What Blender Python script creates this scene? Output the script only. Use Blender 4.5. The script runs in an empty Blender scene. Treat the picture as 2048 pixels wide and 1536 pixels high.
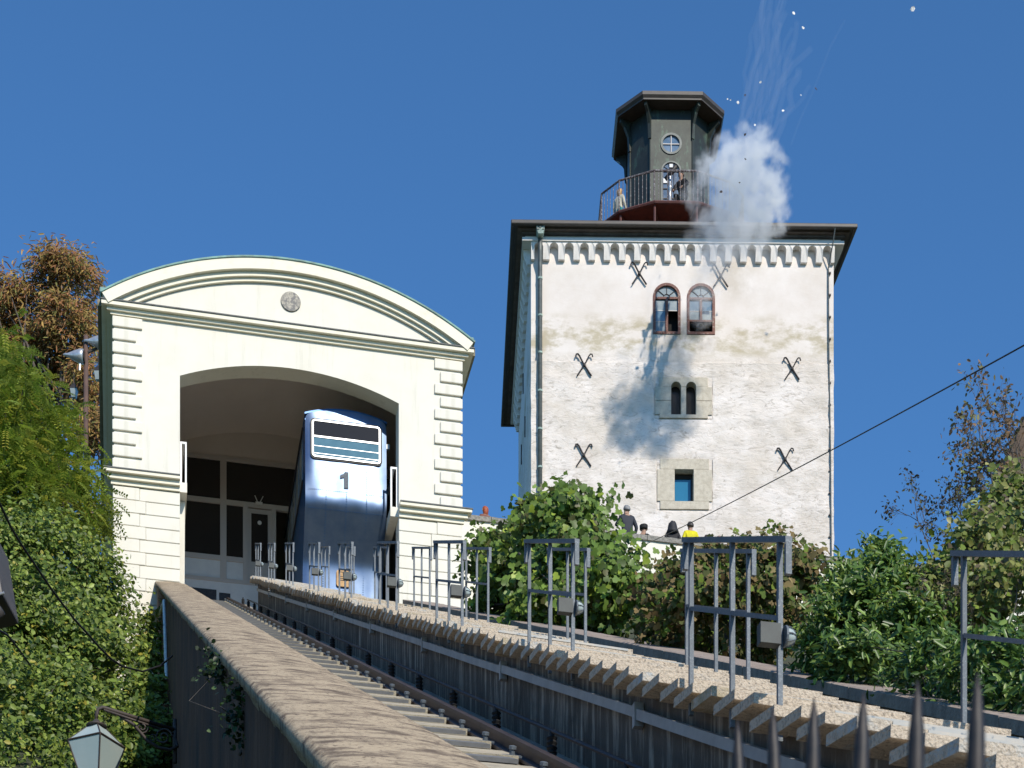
import bpy, math, random
import numpy as np
from mathutils import Vector, Matrix, noise as mnoise

# ------------------------------------------------------------------ camera, world, sun, exposure
sc = bpy.context.scene
col = sc.collection
F, VH, U0 = 3700.0, 3056.0, 1024.0          # focal length and horizon row for a 2048 px wide frame
cam_d = bpy.data.cameras.new('camera')
cam = bpy.data.objects.new('camera', cam_d); col.objects.link(cam)
cam.location = (0, 0, 0); cam.rotation_euler = (math.radians(90), 0, 0)
cam_d.sensor_width = 36.0; cam_d.sensor_fit = 'HORIZONTAL'
cam_d.lens = F / 2048 * 36.0
cam_d.shift_y = (VH - 768.0) / 2048.0
cam_d.clip_start = 0.1; cam_d.clip_end = 6000
cam_d.dof.use_dof = True; cam_d.dof.focus_distance = 56.0; cam_d.dof.aperture_fstop = 13.0
sc.camera = cam

SUN = Vector((0.5, -1.0, 0.77)).normalized()     # towards the sun
sun_el = math.asin(SUN.z); sun_az = math.atan2(SUN.x, SUN.y)
w = bpy.data.worlds.new('World'); sc.world = w; w.use_nodes = True
wn = w.node_tree.nodes; wl = w.node_tree.links
sky = wn.new('ShaderNodeTexSky'); sky.sky_type = 'NISHITA'; sky.sun_disc = False
sky.sun_elevation = sun_el; sky.sun_rotation = sun_az
sky.altitude = 150; sky.air_density = 1.0; sky.dust_density = 0.0; sky.ozone_density = 10.0
grade = wn.new('ShaderNodeMix'); grade.data_type = 'RGBA'; grade.blend_type = 'MULTIPLY'; grade.inputs[0].default_value = 1.0
grade.inputs[7].default_value = (0.84, 1.06, 1.05, 1)
wl.new(sky.outputs[0], grade.inputs[6]); wl.new(grade.outputs[2], wn['Background'].inputs[0]); wn['Background'].inputs[1].default_value = 0.15
sd = bpy.data.lights.new('sun', 'SUN'); sd.energy = 4.1; sd.angle = math.radians(0.5); sd.color = (1.0, 0.925, 0.805)
so = bpy.data.objects.new('sun', sd); col.objects.link(so)
so.rotation_euler = (-SUN).to_track_quat('-Z', 'Y').to_euler()
sc.view_settings.view_transform = 'Standard'; sc.view_settings.look = 'None'
sc.view_settings.exposure = 0.12; sc.view_settings.gamma = 1.0
sc.render.engine = 'CYCLES'
sc.cycles.use_denoising = True
sc.cycles.max_bounces = 20; sc.cycles.diffuse_bounces = 3; sc.cycles.glossy_bounces = 3
sc.cycles.transmission_bounces = 4; sc.cycles.volume_bounces = 20; sc.cycles.transparent_max_bounces = 8
sc.cycles.caustics_reflective = False; sc.cycles.caustics_refractive = False

# ------------------------------------------------------------------ frames of reference
rnd = random.Random(7); R = np.random.default_rng(11)
A = math.atan2(784.0, F)                          # the track's heading, left of straight ahead
DX, DY = -math.sin(A), math.cos(A)                # uphill
RX, RY = math.cos(A), math.sin(A)                 # to the right of the track
G = 0.52                                          # gradient of the funicular
def W(s, t, z): return Vector((s * DX + t * RX, s * DY + t * RY, z))
def P(u, v, Y): return Vector(((u - U0) / F * Y, Y, (VH - v) / F * Y))
def s_of(Y, t): return (Y - RY * t) / DY

# ------------------------------------------------------------------ materials
def nd(nt, t, **kw):
    n = nt.nodes.new(t)
    for k, v in kw.items(): setattr(n, k, v)
    return n
def pbr(name, c1, c2=None, rough=0.6, metal=0.0, scale=4.0, stretch=(1, 1, 1), detail=6, lo=0.35, hi=0.65,
        bump=0.0, bscale=30.0, c3=None, scale3=1.0, lo3=0.5, hi3=0.7, stretch3=(1, 1, 1), spec=0.5, coat=0.0):
    m = bpy.data.materials.new(name); m.use_nodes = True
    nt = m.node_tree; b = nt.nodes['Principled BSDF']
    b.inputs['Roughness'].default_value = rough; b.inputs['Metallic'].default_value = metal
    b.inputs['Specular IOR Level'].default_value = spec
    b.inputs['Coat Weight'].default_value = coat
    b.inputs['Base Color'].default_value = (*c1, 1)
    tc = nd(nt, 'ShaderNodeTexCoord')
    def layer(prev, c, sc_, st, lo_, hi_):
        mp = nd(nt, 'ShaderNodeMapping'); mp.inputs['Scale'].default_value = st
        nt.links.new(tc.outputs['Object'], mp.inputs[0])
        no = nd(nt, 'ShaderNodeTexNoise'); no.inputs['Scale'].default_value = sc_; no.inputs['Detail'].default_value = detail
        no.inputs['Roughness'].default_value = 0.65
        nt.links.new(mp.outputs[0], no.inputs['Vector'])
        mr = nd(nt, 'ShaderNodeMapRange'); mr.inputs[1].default_value = lo_; mr.inputs[2].default_value = hi_
        nt.links.new(no.outputs['Fac'], mr.inputs[0])
        mx = nd(nt, 'ShaderNodeMix', data_type='RGBA')
        nt.links.new(mr.outputs[0], mx.inputs[0])
        if prev is None: mx.inputs[6].default_value = (*c1, 1)
        else: nt.links.new(prev, mx.inputs[6])
        mx.inputs[7].default_value = (*c, 1)
        return mx.outputs[2]
    out = None
    if c2 is not None: out = layer(None, c2, scale, stretch, lo, hi)
    if c3 is not None: out = layer(out, c3, scale3, stretch3, lo3, hi3)
    if out is not None: nt.links.new(out, b.inputs['Base Color'])
    if bump:
        no = nd(nt, 'ShaderNodeTexNoise'); no.inputs['Scale'].default_value = bscale; no.inputs['Detail'].default_value = 5
        nt.links.new(tc.outputs['Object'], no.inputs['Vector'])
        bp = nd(nt, 'ShaderNodeBump'); bp.inputs['Strength'].default_value = bump; bp.inputs['Distance'].default_value = 0.03
        nt.links.new(no.outputs['Fac'], bp.inputs['Height']); nt.links.new(bp.outputs[0], b.inputs['Normal'])
    return m

M = {}
M['cream'] = pbr('cream_render', (0.80, 0.76, 0.655), (0.75, 0.70, 0.585), rough=0.85, scale=1.2, bump=0.10, bscale=45, lo=0.45, hi=0.8, c3=(0.60, 0.565, 0.46), scale3=1.9, stretch3=(2.2, 2.2, .18), lo3=0.56, hi3=0.85)
M['cream_trim'] = pbr('cream_trim', (0.85, 0.79, 0.635), (0.72, 0.65, 0.49), rough=0.8, scale=2.5, lo=0.55, hi=0.8, bump=0.05)
M['dark_flash'] = pbr('dark_flashing', (0.10, 0.11, 0.10), (0.05, 0.05, 0.05), rough=0.6, scale=5)
M['copper'] = pbr('green_copper', (0.22, 0.40, 0.35), (0.12, 0.16, 0.14), rough=0.7, scale=3, lo=0.4, hi=0.7)
M['interior'] = pbr('interior_paint', (0.78, 0.70, 0.63), (0.73, 0.65, 0.58), rough=0.7, scale=1)
M['white_metal'] = pbr('white_paint', (0.78, 0.78, 0.76), rough=0.45)
M['frame_grey'] = pbr('grey_frame', (0.58, 0.53, 0.49), rough=0.5)
M['panel_white'] = pbr('panel_white', (0.80, 0.81, 0.81), (0.72, 0.73, 0.74), rough=0.5, scale=3)
M['black_panel'] = pbr('black_panel', (0.02, 0.022, 0.03), (0.05, 0.05, 0.06), rough=0.6, scale=12, bump=0.1)
M['tower_trim'] = pbr('tower_white', (0.79, 0.745, 0.70), (0.66, 0.61, 0.54), rough=0.85, scale=3, lo=0.5, hi=0.8, bump=0.08, bscale=25)
M['stone'] = pbr('dressed_stone', (0.58, 0.52, 0.42), (0.44, 0.385, 0.30), rough=0.85, scale=9, bump=0.25, bscale=45, lo=0.4, hi=0.7)
M['iron'] = pbr('black_iron', (0.02, 0.02, 0.022), (0.05, 0.04, 0.035), rough=0.55, metal=0.3, scale=20)
M['eave_dark'] = pbr('dark_sheet_metal', (0.055, 0.05, 0.045), (0.085, 0.07, 0.06), rough=0.5, scale=4, stretch=(1, 1, 4))
M['eave_brown'] = pbr('brown_boards', (0.16, 0.125, 0.11), (0.09, 0.07, 0.06), rough=0.7, scale=3)
M['turret'] = pbr('turret_copper', (0.048, 0.056, 0.047), (0.03, 0.034, 0.03), rough=0.5, metal=0.35, scale=1.6,
                  c3=(0.10, 0.175, 0.125), scale3=2.6, lo3=0.56, hi3=0.8, stretch3=(1.5, 1.5, .7), bump=0.04, bscale=8)
M['red_iron'] = pbr('red_oxide_paint', (0.13, 0.045, 0.035), (0.07, 0.03, 0.028), rough=0.6, scale=6)
M['rail_red'] = pbr('weathered_rail', (0.10, 0.075, 0.075), (0.34, 0.33, 0.33), rough=0.6, scale=14, lo=0.5, hi=0.62)
M['window_wood'] = pbr('red_brown_window_wood', (0.17, 0.07, 0.05), (0.34, 0.27, 0.22), rough=0.7, scale=14, lo=0.55, hi=0.68)
M['downpipe'] = pbr('aged_downpipe', (0.09, 0.10, 0.095), (0.15, 0.16, 0.15), rough=0.5, metal=0.3, scale=5)
M['pale_patina'] = pbr('pale_patina', (0.42, 0.56, 0.50), (0.16, 0.20, 0.18), rough=0.7, scale=10)
M['galv'] = pbr('galvanised_steel', (0.125, 0.145, 0.165), (0.36, 0.39, 0.41), rough=0.6, metal=0.15, spec=0.3, scale=110, lo=0.54, hi=0.74,
                c3=(0.095, 0.11, 0.125), scale3=3, lo3=0.45, hi3=0.7)
M['aggregate'] = pbr('exposed_aggregate', (0.56, 0.465, 0.355), (0.30, 0.245, 0.19), rough=0.9, scale=42, lo=0.5, hi=0.62, bump=0.8, bscale=55,
                     c3=(0.42, 0.40, 0.36), scale3=1.4, lo3=0.55, hi3=0.8)
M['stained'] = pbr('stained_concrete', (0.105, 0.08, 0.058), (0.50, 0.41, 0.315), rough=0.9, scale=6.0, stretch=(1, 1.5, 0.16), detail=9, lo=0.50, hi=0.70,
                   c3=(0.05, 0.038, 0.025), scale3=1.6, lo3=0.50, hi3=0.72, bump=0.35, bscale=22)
M['bed'] = pbr('track_bed', (0.36, 0.33, 0.28), (0.24, 0.22, 0.19), rough=0.9, scale=9, bump=0.4, bscale=40, c3=(0.30, 0.18, 0.09), scale3=1.3, lo3=0.62, hi3=0.8)
M['sleeper'] = pbr('grey_sleeper', (0.19, 0.19, 0.19), (0.13, 0.13, 0.13), rough=0.7, scale=8)
M['pad'] = pbr('sandy_concrete', (0.46, 0.40, 0.29), (0.33, 0.29, 0.22), rough=0.9, scale=7, bump=0.3, bscale=50)
M['rail'] = pbr('rusty_rail_steel', (0.055, 0.042, 0.04), (0.09, 0.065, 0.055), rough=0.5, metal=0.5, scale=8, stretch=(1, .2, 1))
M['conduit'] = pbr('grey_conduit', (0.40, 0.39, 0.37), (0.30, 0.29, 0.28), rough=0.6, scale=4)
M['black'] = pbr('black_rubber', (0.012, 0.012, 0.013), rough=0.6)
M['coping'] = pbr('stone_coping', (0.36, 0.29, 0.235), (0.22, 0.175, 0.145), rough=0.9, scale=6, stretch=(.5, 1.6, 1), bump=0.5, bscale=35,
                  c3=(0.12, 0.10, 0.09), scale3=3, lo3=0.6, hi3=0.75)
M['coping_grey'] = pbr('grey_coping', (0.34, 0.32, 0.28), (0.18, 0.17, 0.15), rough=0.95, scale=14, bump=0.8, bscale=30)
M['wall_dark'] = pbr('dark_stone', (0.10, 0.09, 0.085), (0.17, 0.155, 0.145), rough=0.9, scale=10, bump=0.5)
M['car_blue'] = pbr('blue_car_paint', (0.14, 0.185, 0.265), (0.10, 0.145, 0.235), rough=0.41, metal=0.95, scale=2.2)
M['car_edge'] = pbr('blue_car_edge', (0.015, 0.09, 0.24), rough=0.3, metal=0.3)
M['chrome'] = pbr('bright_window_trim', (0.62, 0.63, 0.64), rough=0.4, metal=0.4)
M['number'] = pbr('dark_number_paint', (0.06, 0.075, 0.09), (0.14, 0.16, 0.18), rough=0.7, scale=40)
M['bronze'] = pbr('bronze_plaque', (0.36, 0.22, 0.09), (0.22, 0.13, 0.06), rough=0.5, metal=0.4, scale=15)
M['silver'] = pbr('silver_floodlight', (0.62, 0.63, 0.64), (0.48, 0.49, 0.5), rough=0.35, metal=0.6, scale=6)
M['rust_pole'] = pbr('rusty_pole', (0.13, 0.075, 0.055), (0.09, 0.055, 0.045), rough=0.8, scale=5)
M['lamp_iron'] = pbr('rust_brown_iron', (0.075, 0.055, 0.045), (0.035, 0.03, 0.03), rough=0.7, scale=8)
M['bark'] = pbr('bark', (0.075, 0.058, 0.045), (0.12, 0.10, 0.08), rough=0.9, scale=8, stretch=(3, 3, .5), bump=0.5)
M['twig'] = pbr('grey_twig', (0.17, 0.14, 0.12), (0.10, 0.085, 0.075), rough=0.9, scale=6)
M['plank'] = pbr('brown_planks', (0.12, 0.075, 0.045), (0.07, 0.045, 0.03), rough=0.8, scale=5, stretch=(1, 6, 6))
M['paper'] = pbr('white_paper', (0.80, 0.78, 0.76), rough=0.8)
M['char'] = pbr('charred_paper', (0.06, 0.045, 0.04), rough=0.9)
M['glove'] = pbr('white_sign', (0.70, 0.73, 0.76), (0.60, 0.63, 0.66), rough=0.5, scale=3)

def glass_mat(name, c, rough=0.06, spec=0.8, var=None):
    return pbr(name, c, var, rough=rough, spec=spec, scale=2.0, lo=0.4, hi=0.7)
M['glass_dark'] = glass_mat('dark_glass', (0.03, 0.028, 0.027), 0.05, 0.3)
M['glass_grey'] = glass_mat('dusty_glass', (0.20, 0.25, 0.27), 0.25, 0.6, (0.34, 0.38, 0.37))
M['sky_glass'] = glass_mat('painted_sky_glass', (0.03, 0.17, 0.30), 0.08, 0.9)  # the reflected sky is put into the base colour
M['glass_pale'] = glass_mat('frosted_lantern_glass', (0.36, 0.44, 0.43), 0.35, 0.5, (0.42, 0.48, 0.46))
M['louvre'] = glass_mat('blue_grey_louvre', (0.07, 0.17, 0.24), 0.6, 0.1, (0.11, 0.23, 0.30))
M['housing'] = pbr('dark_green_housing', (0.05, 0.06, 0.055), (0.035, 0.04, 0.04), rough=.6, scale=9)
M['pale_concrete'] = pbr('pale_concrete', (0.55, 0.51, 0.45), (0.44, 0.41, 0.36), rough=.9, scale=3, bump=.2)
M['olive'] = pbr('olive_soffit', (0.30, 0.27, 0.18), (0.20, 0.18, 0.12), rough=.8, scale=3)
M['room_shade'] = pbr('dark_backing_sheet', (0.012, 0.011, 0.011), rough=0.9)  # near-black colour in place of the room's shade

# tower plaster: stains by height and noise, all fixed to the wall
def plaster_mat():
    m = bpy.data.materials.new('old_white_plaster'); m.use_nodes = True
    nt = m.node_tree; b = nt.nodes['Principled BSDF']; b.inputs['Roughness'].default_value = 0.9
    b.inputs['Specular IOR Level'].default_value = 0.2
    tc = nd(nt, 'ShaderNodeTexCoord'); sep = nd(nt, 'ShaderNodeSeparateXYZ'); nt.links.new(tc.outputs['Object'], sep.inputs[0])
    def noise(scale, st, detail=8, rough=0.65, dist=0.0):
        mp = nd(nt, 'ShaderNodeMapping'); mp.inputs['Scale'].default_value = st
        nt.links.new(tc.outputs['Object'], mp.inputs[0])
        n = nd(nt, 'ShaderNodeTexNoise'); n.inputs['Scale'].default_value = scale; n.inputs['Detail'].default_value = detail
        n.inputs['Roughness'].default_value = rough; n.inputs['Distortion'].default_value = dist
        nt.links.new(mp.outputs[0], n.inputs['Vector']); return n.outputs['Fac']
    def rng(x, a, b_, c=0.0, d=1.0):
        r = nd(nt, 'ShaderNodeMapRange'); r.inputs[1].default_value = a; r.inputs[2].default_value = b_
        r.inputs[3].default_value = c; r.inputs[4].default_value = d
        nt.links.new(x, r.inputs[0]); return r.outputs[0]
    def mul(a, b_):
        n = nd(nt, 'ShaderNodeMath', operation='MULTIPLY'); nt.links.new(a, n.inputs[0])
        if isinstance(b_, float): n.inputs[1].default_value = b_
        else: nt.links.new(b_, n.inputs[1])
        return n.outputs[0]
    def mix(prev, c, fac):
        x = nd(nt, 'ShaderNodeMix', data_type='RGBA'); nt.links.new(fac, x.inputs[0])
        if isinstance(prev, tuple): x.inputs[6].default_value = (*prev, 1)
        else: nt.links.new(prev, x.inputs[6])
        x.inputs[7].default_value = (*c, 1); return x.outputs[2]
    z = sep.outputs[2]
    o = mix((0.80, 0.735, 0.685), (0.69, 0.615, 0.545), rng(noise(0.5, (1, 1, 1)), 0.40, 0.66))
    # ochre weathering in the band under the upper windows (local z 10.6 .. 12.1)
    band = mul(rng(z, 10.9, 11.15), rng(z, 12.45, 12.0))
    och = mul(band, rng(noise(1.3, (0.7, 1, 1.3), 10), 0.45, 0.58))
    o = mix(o, (0.46, 0.395, 0.27), mul(och, 0.85))
    # dark pits and streaks in the rough lower plaster
    low = rng(z, 11.1, 10.8)
    o = mix(o, (0.34, 0.29, 0.235), mul(mul(low, rng(noise(3.0, (0.8, 1, 2.0), 11, 0.74, 1.6), 0.52, 0.66)), 0.85))
    o = mix(o, (0.60, 0.53, 0.45), mul(low, rng(noise(0.6, (1, 1, 1.3), 6), 0.44, 0.7)))
    # sooty stain below the two upper windows, partly smoke shadow painted in
    x = sep.outputs[0]
    soot_shadow = mul(mul(rng(x, -0.9, -0.2), rng(x, 1.3, 0.5)), mul(rng(z, 10.7, 11.4), rng(z, 12.35, 11.9)))
    o = mix(o, (0.22, 0.19, 0.16), mul(mul(soot_shadow, rng(noise(1.8, (1, 1, .7), 8), 0.42, 0.6)), 0.6))
    soot2 = mul(mul(rng(x, 0.0, 0.5), rng(x, 3.4, 1.8)), mul(rng(z, 12.6, 13.2), rng(z, 14.9, 14.0)))
    o = mix(o, (0.50, 0.43, 0.34), mul(mul(soot2, rng(noise(0.9, (1, 1, 1), 4), 0.4, 0.62)), 0.6))
    nt.links.new(o, b.inputs['Base Color'])
    bp = nd(nt, 'ShaderNodeBump'); bp.inputs['Distance'].default_value = 0.06
    nt.links.new(rng(z, 11.1, 10.8, 0.10, 0.55), bp.inputs['Strength'])
    nt.links.new(noise(3.2, (0.8, 1, 1.9), 8, 0.65, 1.0), bp.inputs['Height']); nt.links.new(bp.outputs[0], b.inputs['Normal'])
    return m
M['plaster'] = plaster_mat()

def capstone_mat():
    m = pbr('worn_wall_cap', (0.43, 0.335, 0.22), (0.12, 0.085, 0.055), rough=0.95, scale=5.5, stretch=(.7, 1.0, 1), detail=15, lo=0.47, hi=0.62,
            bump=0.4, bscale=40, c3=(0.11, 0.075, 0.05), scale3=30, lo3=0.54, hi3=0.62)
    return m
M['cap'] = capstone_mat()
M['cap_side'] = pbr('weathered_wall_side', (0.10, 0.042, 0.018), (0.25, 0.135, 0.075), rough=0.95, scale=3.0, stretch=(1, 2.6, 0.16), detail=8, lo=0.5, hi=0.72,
                    bump=0.6, bscale=14, c3=(0.026, 0.016, 0.01), scale3=0.9, lo3=0.45, hi3=0.7)

def leaf_mat(name, transl=0.3, rough=0.45, spec=0.4):
    m = bpy.data.materials.new(name); m.use_nodes = True
    nt = m.node_tree; b = nt.nodes['Principled BSDF']
    at = nd(nt, 'ShaderNodeAttribute'); at.attribute_name = 'tint'
    b.inputs['Roughness'].default_value = rough; b.inputs['Specular IOR Level'].default_value = spec
    nt.links.new(at.outputs['Color'], b.inputs['Base Color'])
    tr = nd(nt, 'ShaderNodeBsdfTranslucent'); nt.links.new(at.outputs['Color'], tr.inputs['Color'])
    ms = nd(nt, 'ShaderNodeMixShader'); ms.inputs[0].default_value = transl
    nt.links.new(b.outputs[0], ms.inputs[1]); nt.links.new(tr.outputs[0], ms.inputs[2])
    nt.links.new(ms.outputs[0], nt.nodes['Material Output'].inputs['Surface'])
    return m
M['leaf'] = leaf_mat('foliage_leaf', 0.38); M['leaf_gloss'] = leaf_mat('glossy_leaf', 0.28, 0.38, 0.45); M['leaf_dry'] = leaf_mat('dry_leaf', 0.3, 0.7, 0.2)

# ------------------------------------------------------------------ mesh helpers
class MB:
    def __init__(s): s.v = []; s.f = []
    def add(s, vs, fs):
        o = len(s.v); s.v += [tuple(p) for p in vs]; s.f += [tuple(i + o for i in q) for q in fs]; return s
    def box(s, x0, x1, y0, y1, z0, z1):
        return s.add([(x0,y0,z0),(x1,y0,z0),(x1,y1,z0),(x0,y1,z0),(x0,y0,z1),(x1,y0,z1),(x1,y1,z1),(x0,y1,z1)],
                     [(0,3,2,1),(4,5,6,7),(0,1,5,4),(1,2,6,5),(2,3,7,6),(3,0,4,7)])
    def prism(s, poly, a0, a1, axis='y'):
        n = len(poly)
        def q(p, a): return (p[0], a, p[1]) if axis == 'y' else ((a, p[0], p[1]) if axis == 'x' else (p[0], p[1], a))
        vs = [q(p, a0) for p in poly] + [q(p, a1) for p in poly]
        fs = [tuple(range(n)), tuple(range(2*n-1, n-1, -1))] + [(i, i+n, (i+1) % n + n, (i+1) % n) for i in range(n)]
        return s.add(vs, fs)
    def tube(s, pts, r, n=8, r2=None, cap=True):
        pts = [Vector(p) for p in pts]; m = len(pts); vs = []; fs = []
        ref = Vector((0, 0, 1))
        d0 = (pts[-1] - pts[0])
        if abs(d0.normalized().z) > 0.9: ref = Vector((1, 0, 0))
        for i, p in enumerate(pts):
            d = (pts[min(i+1, m-1)] - pts[max(i-1, 0)]).normalized()
            a = d.cross(ref)
            if a.length < 1e-4: a = d.cross(Vector((0, 1, 0)))
            a.normalize(); b = a.cross(d)
            rr = r if r2 is None else r + (r2 - r) * i / max(1, m - 1)
            for k in range(n):
                an = 2 * math.pi * k / n
                vs.append(p + (a * math.cos(an) + b * math.sin(an)) * rr)
        for i in range(m - 1):
            for k in range(n): fs.append((i*n+k, i*n+(k+1) % n, (i+1)*n+(k+1) % n, (i+1)*n+k))
        if cap: fs += [tuple(range(n-1, -1, -1)), tuple((m-1)*n + k for k in range(n))]
        return s.add(vs, fs)
    def lathe(s, prof, n=16, c=(0, 0, 0), axis='z'):
        vs = []; fs = []
        for (r, h) in prof:
            for k in range(n):
                a = 2 * math.pi * (k + .5) / n
                x, y = r * math.cos(a), r * math.sin(a)
                q = (x, y, h) if axis == 'z' else ((h, x, y) if axis == 'x' else (x, h, y))
                vs.append((q[0]+c[0], q[1]+c[1], q[2]+c[2]))
        for i in range(len(prof) - 1):
            for k in range(n): fs.append((i*n+k, i*n+(k+1) % n, (i+1)*n+(k+1) % n, (i+1)*n+k))
        fs += [tuple(range(n-1, -1, -1)), tuple((len(prof)-1)*n + k for k in range(n))]
        return s.add(vs, fs)
    def mesh(s, name, mat, smooth=False):
        me = bpy.data.meshes.new(name); me.from_pydata(s.v, [], s.f); me.update()
        me.materials.append(mat)
        if smooth: me.shade_smooth()
        return me
    def build(s, name, mat, parent=None, loc=(0, 0, 0), smooth=False, bevel=0.0, auto=False):
        me = s.mesh(name, mat, smooth)
        o = link(name, me, parent, loc)
        fixn(me)
        if auto:
            me.shade_smooth(); me.set_sharp_from_angle(angle=math.radians(38))
        if bevel:
            b = o.modifiers.new('bevel', 'BEVEL'); b.width = bevel; b.segments = 2; b.limit_method = 'ANGLE'
        return o
import bmesh
def fixn(me):
    bm = bmesh.new(); bm.from_mesh(me); bmesh.ops.recalc_face_normals(bm, faces=bm.faces); bm.to_mesh(me); bm.free()
def link(name, data, parent=None, loc=(0, 0, 0), rz=0.0):
    o = bpy.data.objects.new(name, data); col.objects.link(o); o.location = loc; o.rotation_euler = (0, 0, rz)
    if parent is not None: o.parent = parent
    return o
def tag(o, label=None, cat=None, group=None, kind=None):
    if label: o['label'] = label
    if cat: o['category'] = cat
    if group: o['group'] = group
    if kind: o['kind'] = kind
    return o
def thing(name, label, cat, loc=(0, 0, 0), rz=0.0, group=None):
    return tag(link(name, None, None, loc, rz), label, cat, group)
def copy_tree(o, parent=None):
    c = o.copy(); col.objects.link(c); c.parent = parent
    for ch in list(o.children): copy_tree(ch, c)
    return c
def arc(cx, cz, r, a0, a1, n):
    return [(cx + r * math.cos(math.radians(a0 + (a1 - a0) * i / n)), cz + r * math.sin(math.radians(a0 + (a1 - a0) * i / n))) for i in range(n + 1)]
ORD = ['first', 'second', 'third', 'fourth', 'fifth', 'sixth', 'seventh', 'eighth', 'ninth', 'tenth']

# ------------------------------------------------------------------ ground
def ground_z(s, t):
    ss = max(s, 2.0)
    if t < 1.02: off = -4.2
    elif t < 8.4: off = -1.75
    else: off = -1.0 + 0.10 * min(t - 8.4, 10)
    z = G * ss + off
    top = 27.6 if t < 0.9 else (24.0 if t < 8.4 else 28.3)
    if s > 52.0: return 28.3 if t > 8.4 else (26.0 if t < .9 else 24.0)
    return max(min(z, top), -1.75)
ts = [-2500, -600, -150, -60, -30, -15, -8, -4, -2, -.5, 1.0, 1.1, 3, 6, 8.3, 8.45, 9, 10, 12, 15, 19, 25, 40, 80, 200, 700, 2500]
ss_ = [-2500, -500, -100, -30, -8, 0, 2] + [4 + 2 * i for i in range(24)] + [51.95, 52.05, 56, 62, 70, 90, 150, 400, 2500]
vs = [W(s, t, ground_z(s, t)) for s in ss_ for t in ts]; nt_ = len(ts)
fs = [(i*nt_+j, i*nt_+j+1, (i+1)*nt_+j+1, (i+1)*nt_+j) for i in range(len(ss_)-1) for j in range(nt_-1)]
M['earth'] = pbr('earth', (0.055, 0.05, 0.03), (0.04, 0.06, 0.02), rough=0.95, scale=1.5, bump=0.5, bscale=6)
g = MB().add(vs, fs).build('ground', M['earth']); g['kind'] = 'structure'; g['label'] = 'earth slope under the shrubs beside the funicular'

# ------------------------------------------------------------------ funicular station
S0, TC = 50.0, 4.5
st = thing('funicular_station', 'cream upper funicular station with curved pediment and wide arched opening', 'station', W(S0, TC, 24.0), A)
ZB = 24.0
def zz(z): return z - ZB
HW, OW, SPR, RISE = 4.655, 2.94, 30.67, 0.58
RO = (OW**2 + RISE**2) / (2 * RISE); aO = math.degrees(math.asin(OW / RO)); cO = SPR + RISE - RO
RG, aG, cG = 8.84, math.degrees(math.asin(4.97 / 8.84)), 25.14
LEN = 13.0
RW = RG - .52
wall_top = [(x, z) for x, z in arc(0, zz(cG), RW, 90 - math.degrees(math.asin(HW / RW)), 90 + math.degrees(math.asin(HW / RW)), 28)]
poly = [(-HW, -4), (-OW, -4), (-OW, zz(SPR))] + arc(0, zz(cO), RO, 90 + aO, 90 - aO, 24)[1:-1] + [(OW, zz(SPR)), (OW, -4), (HW, -4)] + wall_top
MB().prism(poly, 0.0, 0.55).build('front_wall', M['cream'], st)
m = MB()
m.box(-HW, -HW + .4, .56, LEN, -4, zz(32.2)); m.box(HW - .4, HW, .56, LEN, -4, zz(32.2)); m.box(-HW + .41, HW - .41, LEN - .3, LEN, -4, zz(33))
m.build('side_wall', M['cream'], st)
# vault and inner room
vsx = []; fsx = []
prof = [(-3.7, zz(24.5))] + arc(0, zz(32.9) - 7.2, 7.2, 90 + 30.92, 90 - 30.92, 20) + [(3.7, zz(24.5))]
for y in (.56, 9.5): vsx += [(x, y, z) for x, z in prof]
n = len(prof); fsx = [(i, i+1, n+i+1, n+i) for i in range(n-1)] + [tuple(range(n, 2*n))]
MB().add(vsx, fsx).build('vault', M['interior'], st)
# pale sloping slab added inside to bounce sunlight up to the vault
m = MB(); m.add([(-3.68, -.5, zz(G * 49.5 - 1.62)), (3.68, -.5, zz(G * 49.5 - 1.62)), (3.68, 9.4, zz(G * 59.4 - 1.62)), (-3.68, 9.4, zz(G * 59.4 - 1.62))], [(0, 1, 2, 3)]); m.build('bounce_floor', M['pale_concrete'], st)
# cornices
m = MB()
for (z0, z1, pr) in ((32.03, 32.10, .07), (32.10, 32.18, .14), (32.18, 32.28, .24)):
    m.box(-HW - pr * 1.35, HW + pr * 1.35, -pr, -.002, zz(z0), zz(z1) - .002)
    for sx in (-1, 1):
        xa, xb = sorted((sx * (HW + .002), sx * (HW + pr * 1.35)))
        m.box(xa, xb, 0, LEN, zz(z0), zz(z1) - .002)
m.build('cornice', M['cream_trim'], st)
MB().box(-HW - .345, HW + .345, -.265, -.01, zz(32.28), zz(32.31)).build('flashing', M['dark_flash'], st)
def arch_band(r0, r1, y0, y1, a, n=40):
    o = arc(0, zz(cG), r1, 90 + a, 90 - a, n); i_ = arc(0, zz(cG), r0, 90 - a, 90 + a, n); return o + i_
m = MB()
m.prism(arch_band(RG - .30, RG - .01, 0, 0, aG), -.27, .10); m.prism(arch_band(RG - .42, RG - .302, 0, 0, aG - .5), -.16, .10)
m.prism(arch_band(RG - .51, RG - .422, 0, 0, aG - .9), -.08, .10)
m.build('arched_cornice', M['cream_trim'], st, auto=True)
m = MB(); m.prism(arch_band(RG - .008, RG + .035, 0, 0, aG + .2), -.30, LEN); m.build('roof', M['copper'], st, auto=True)
for sx in (-1, 1):
    m = MB(); xa, xb = sorted((sx * 4.66, sx * 5.08)); m.box(xa, xb, .12, LEN, zz(32.32), zz(32.5)); m.build('eave_gutter', M['olive'], st)
    m = MB(); x0 = sx * 4.86; m.box(x0 - .17, x0 + .17, .0, .5, zz(32.62), zz(32.76)); m.build('gutter_end', M['copper'], st, bevel=.03)
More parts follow.
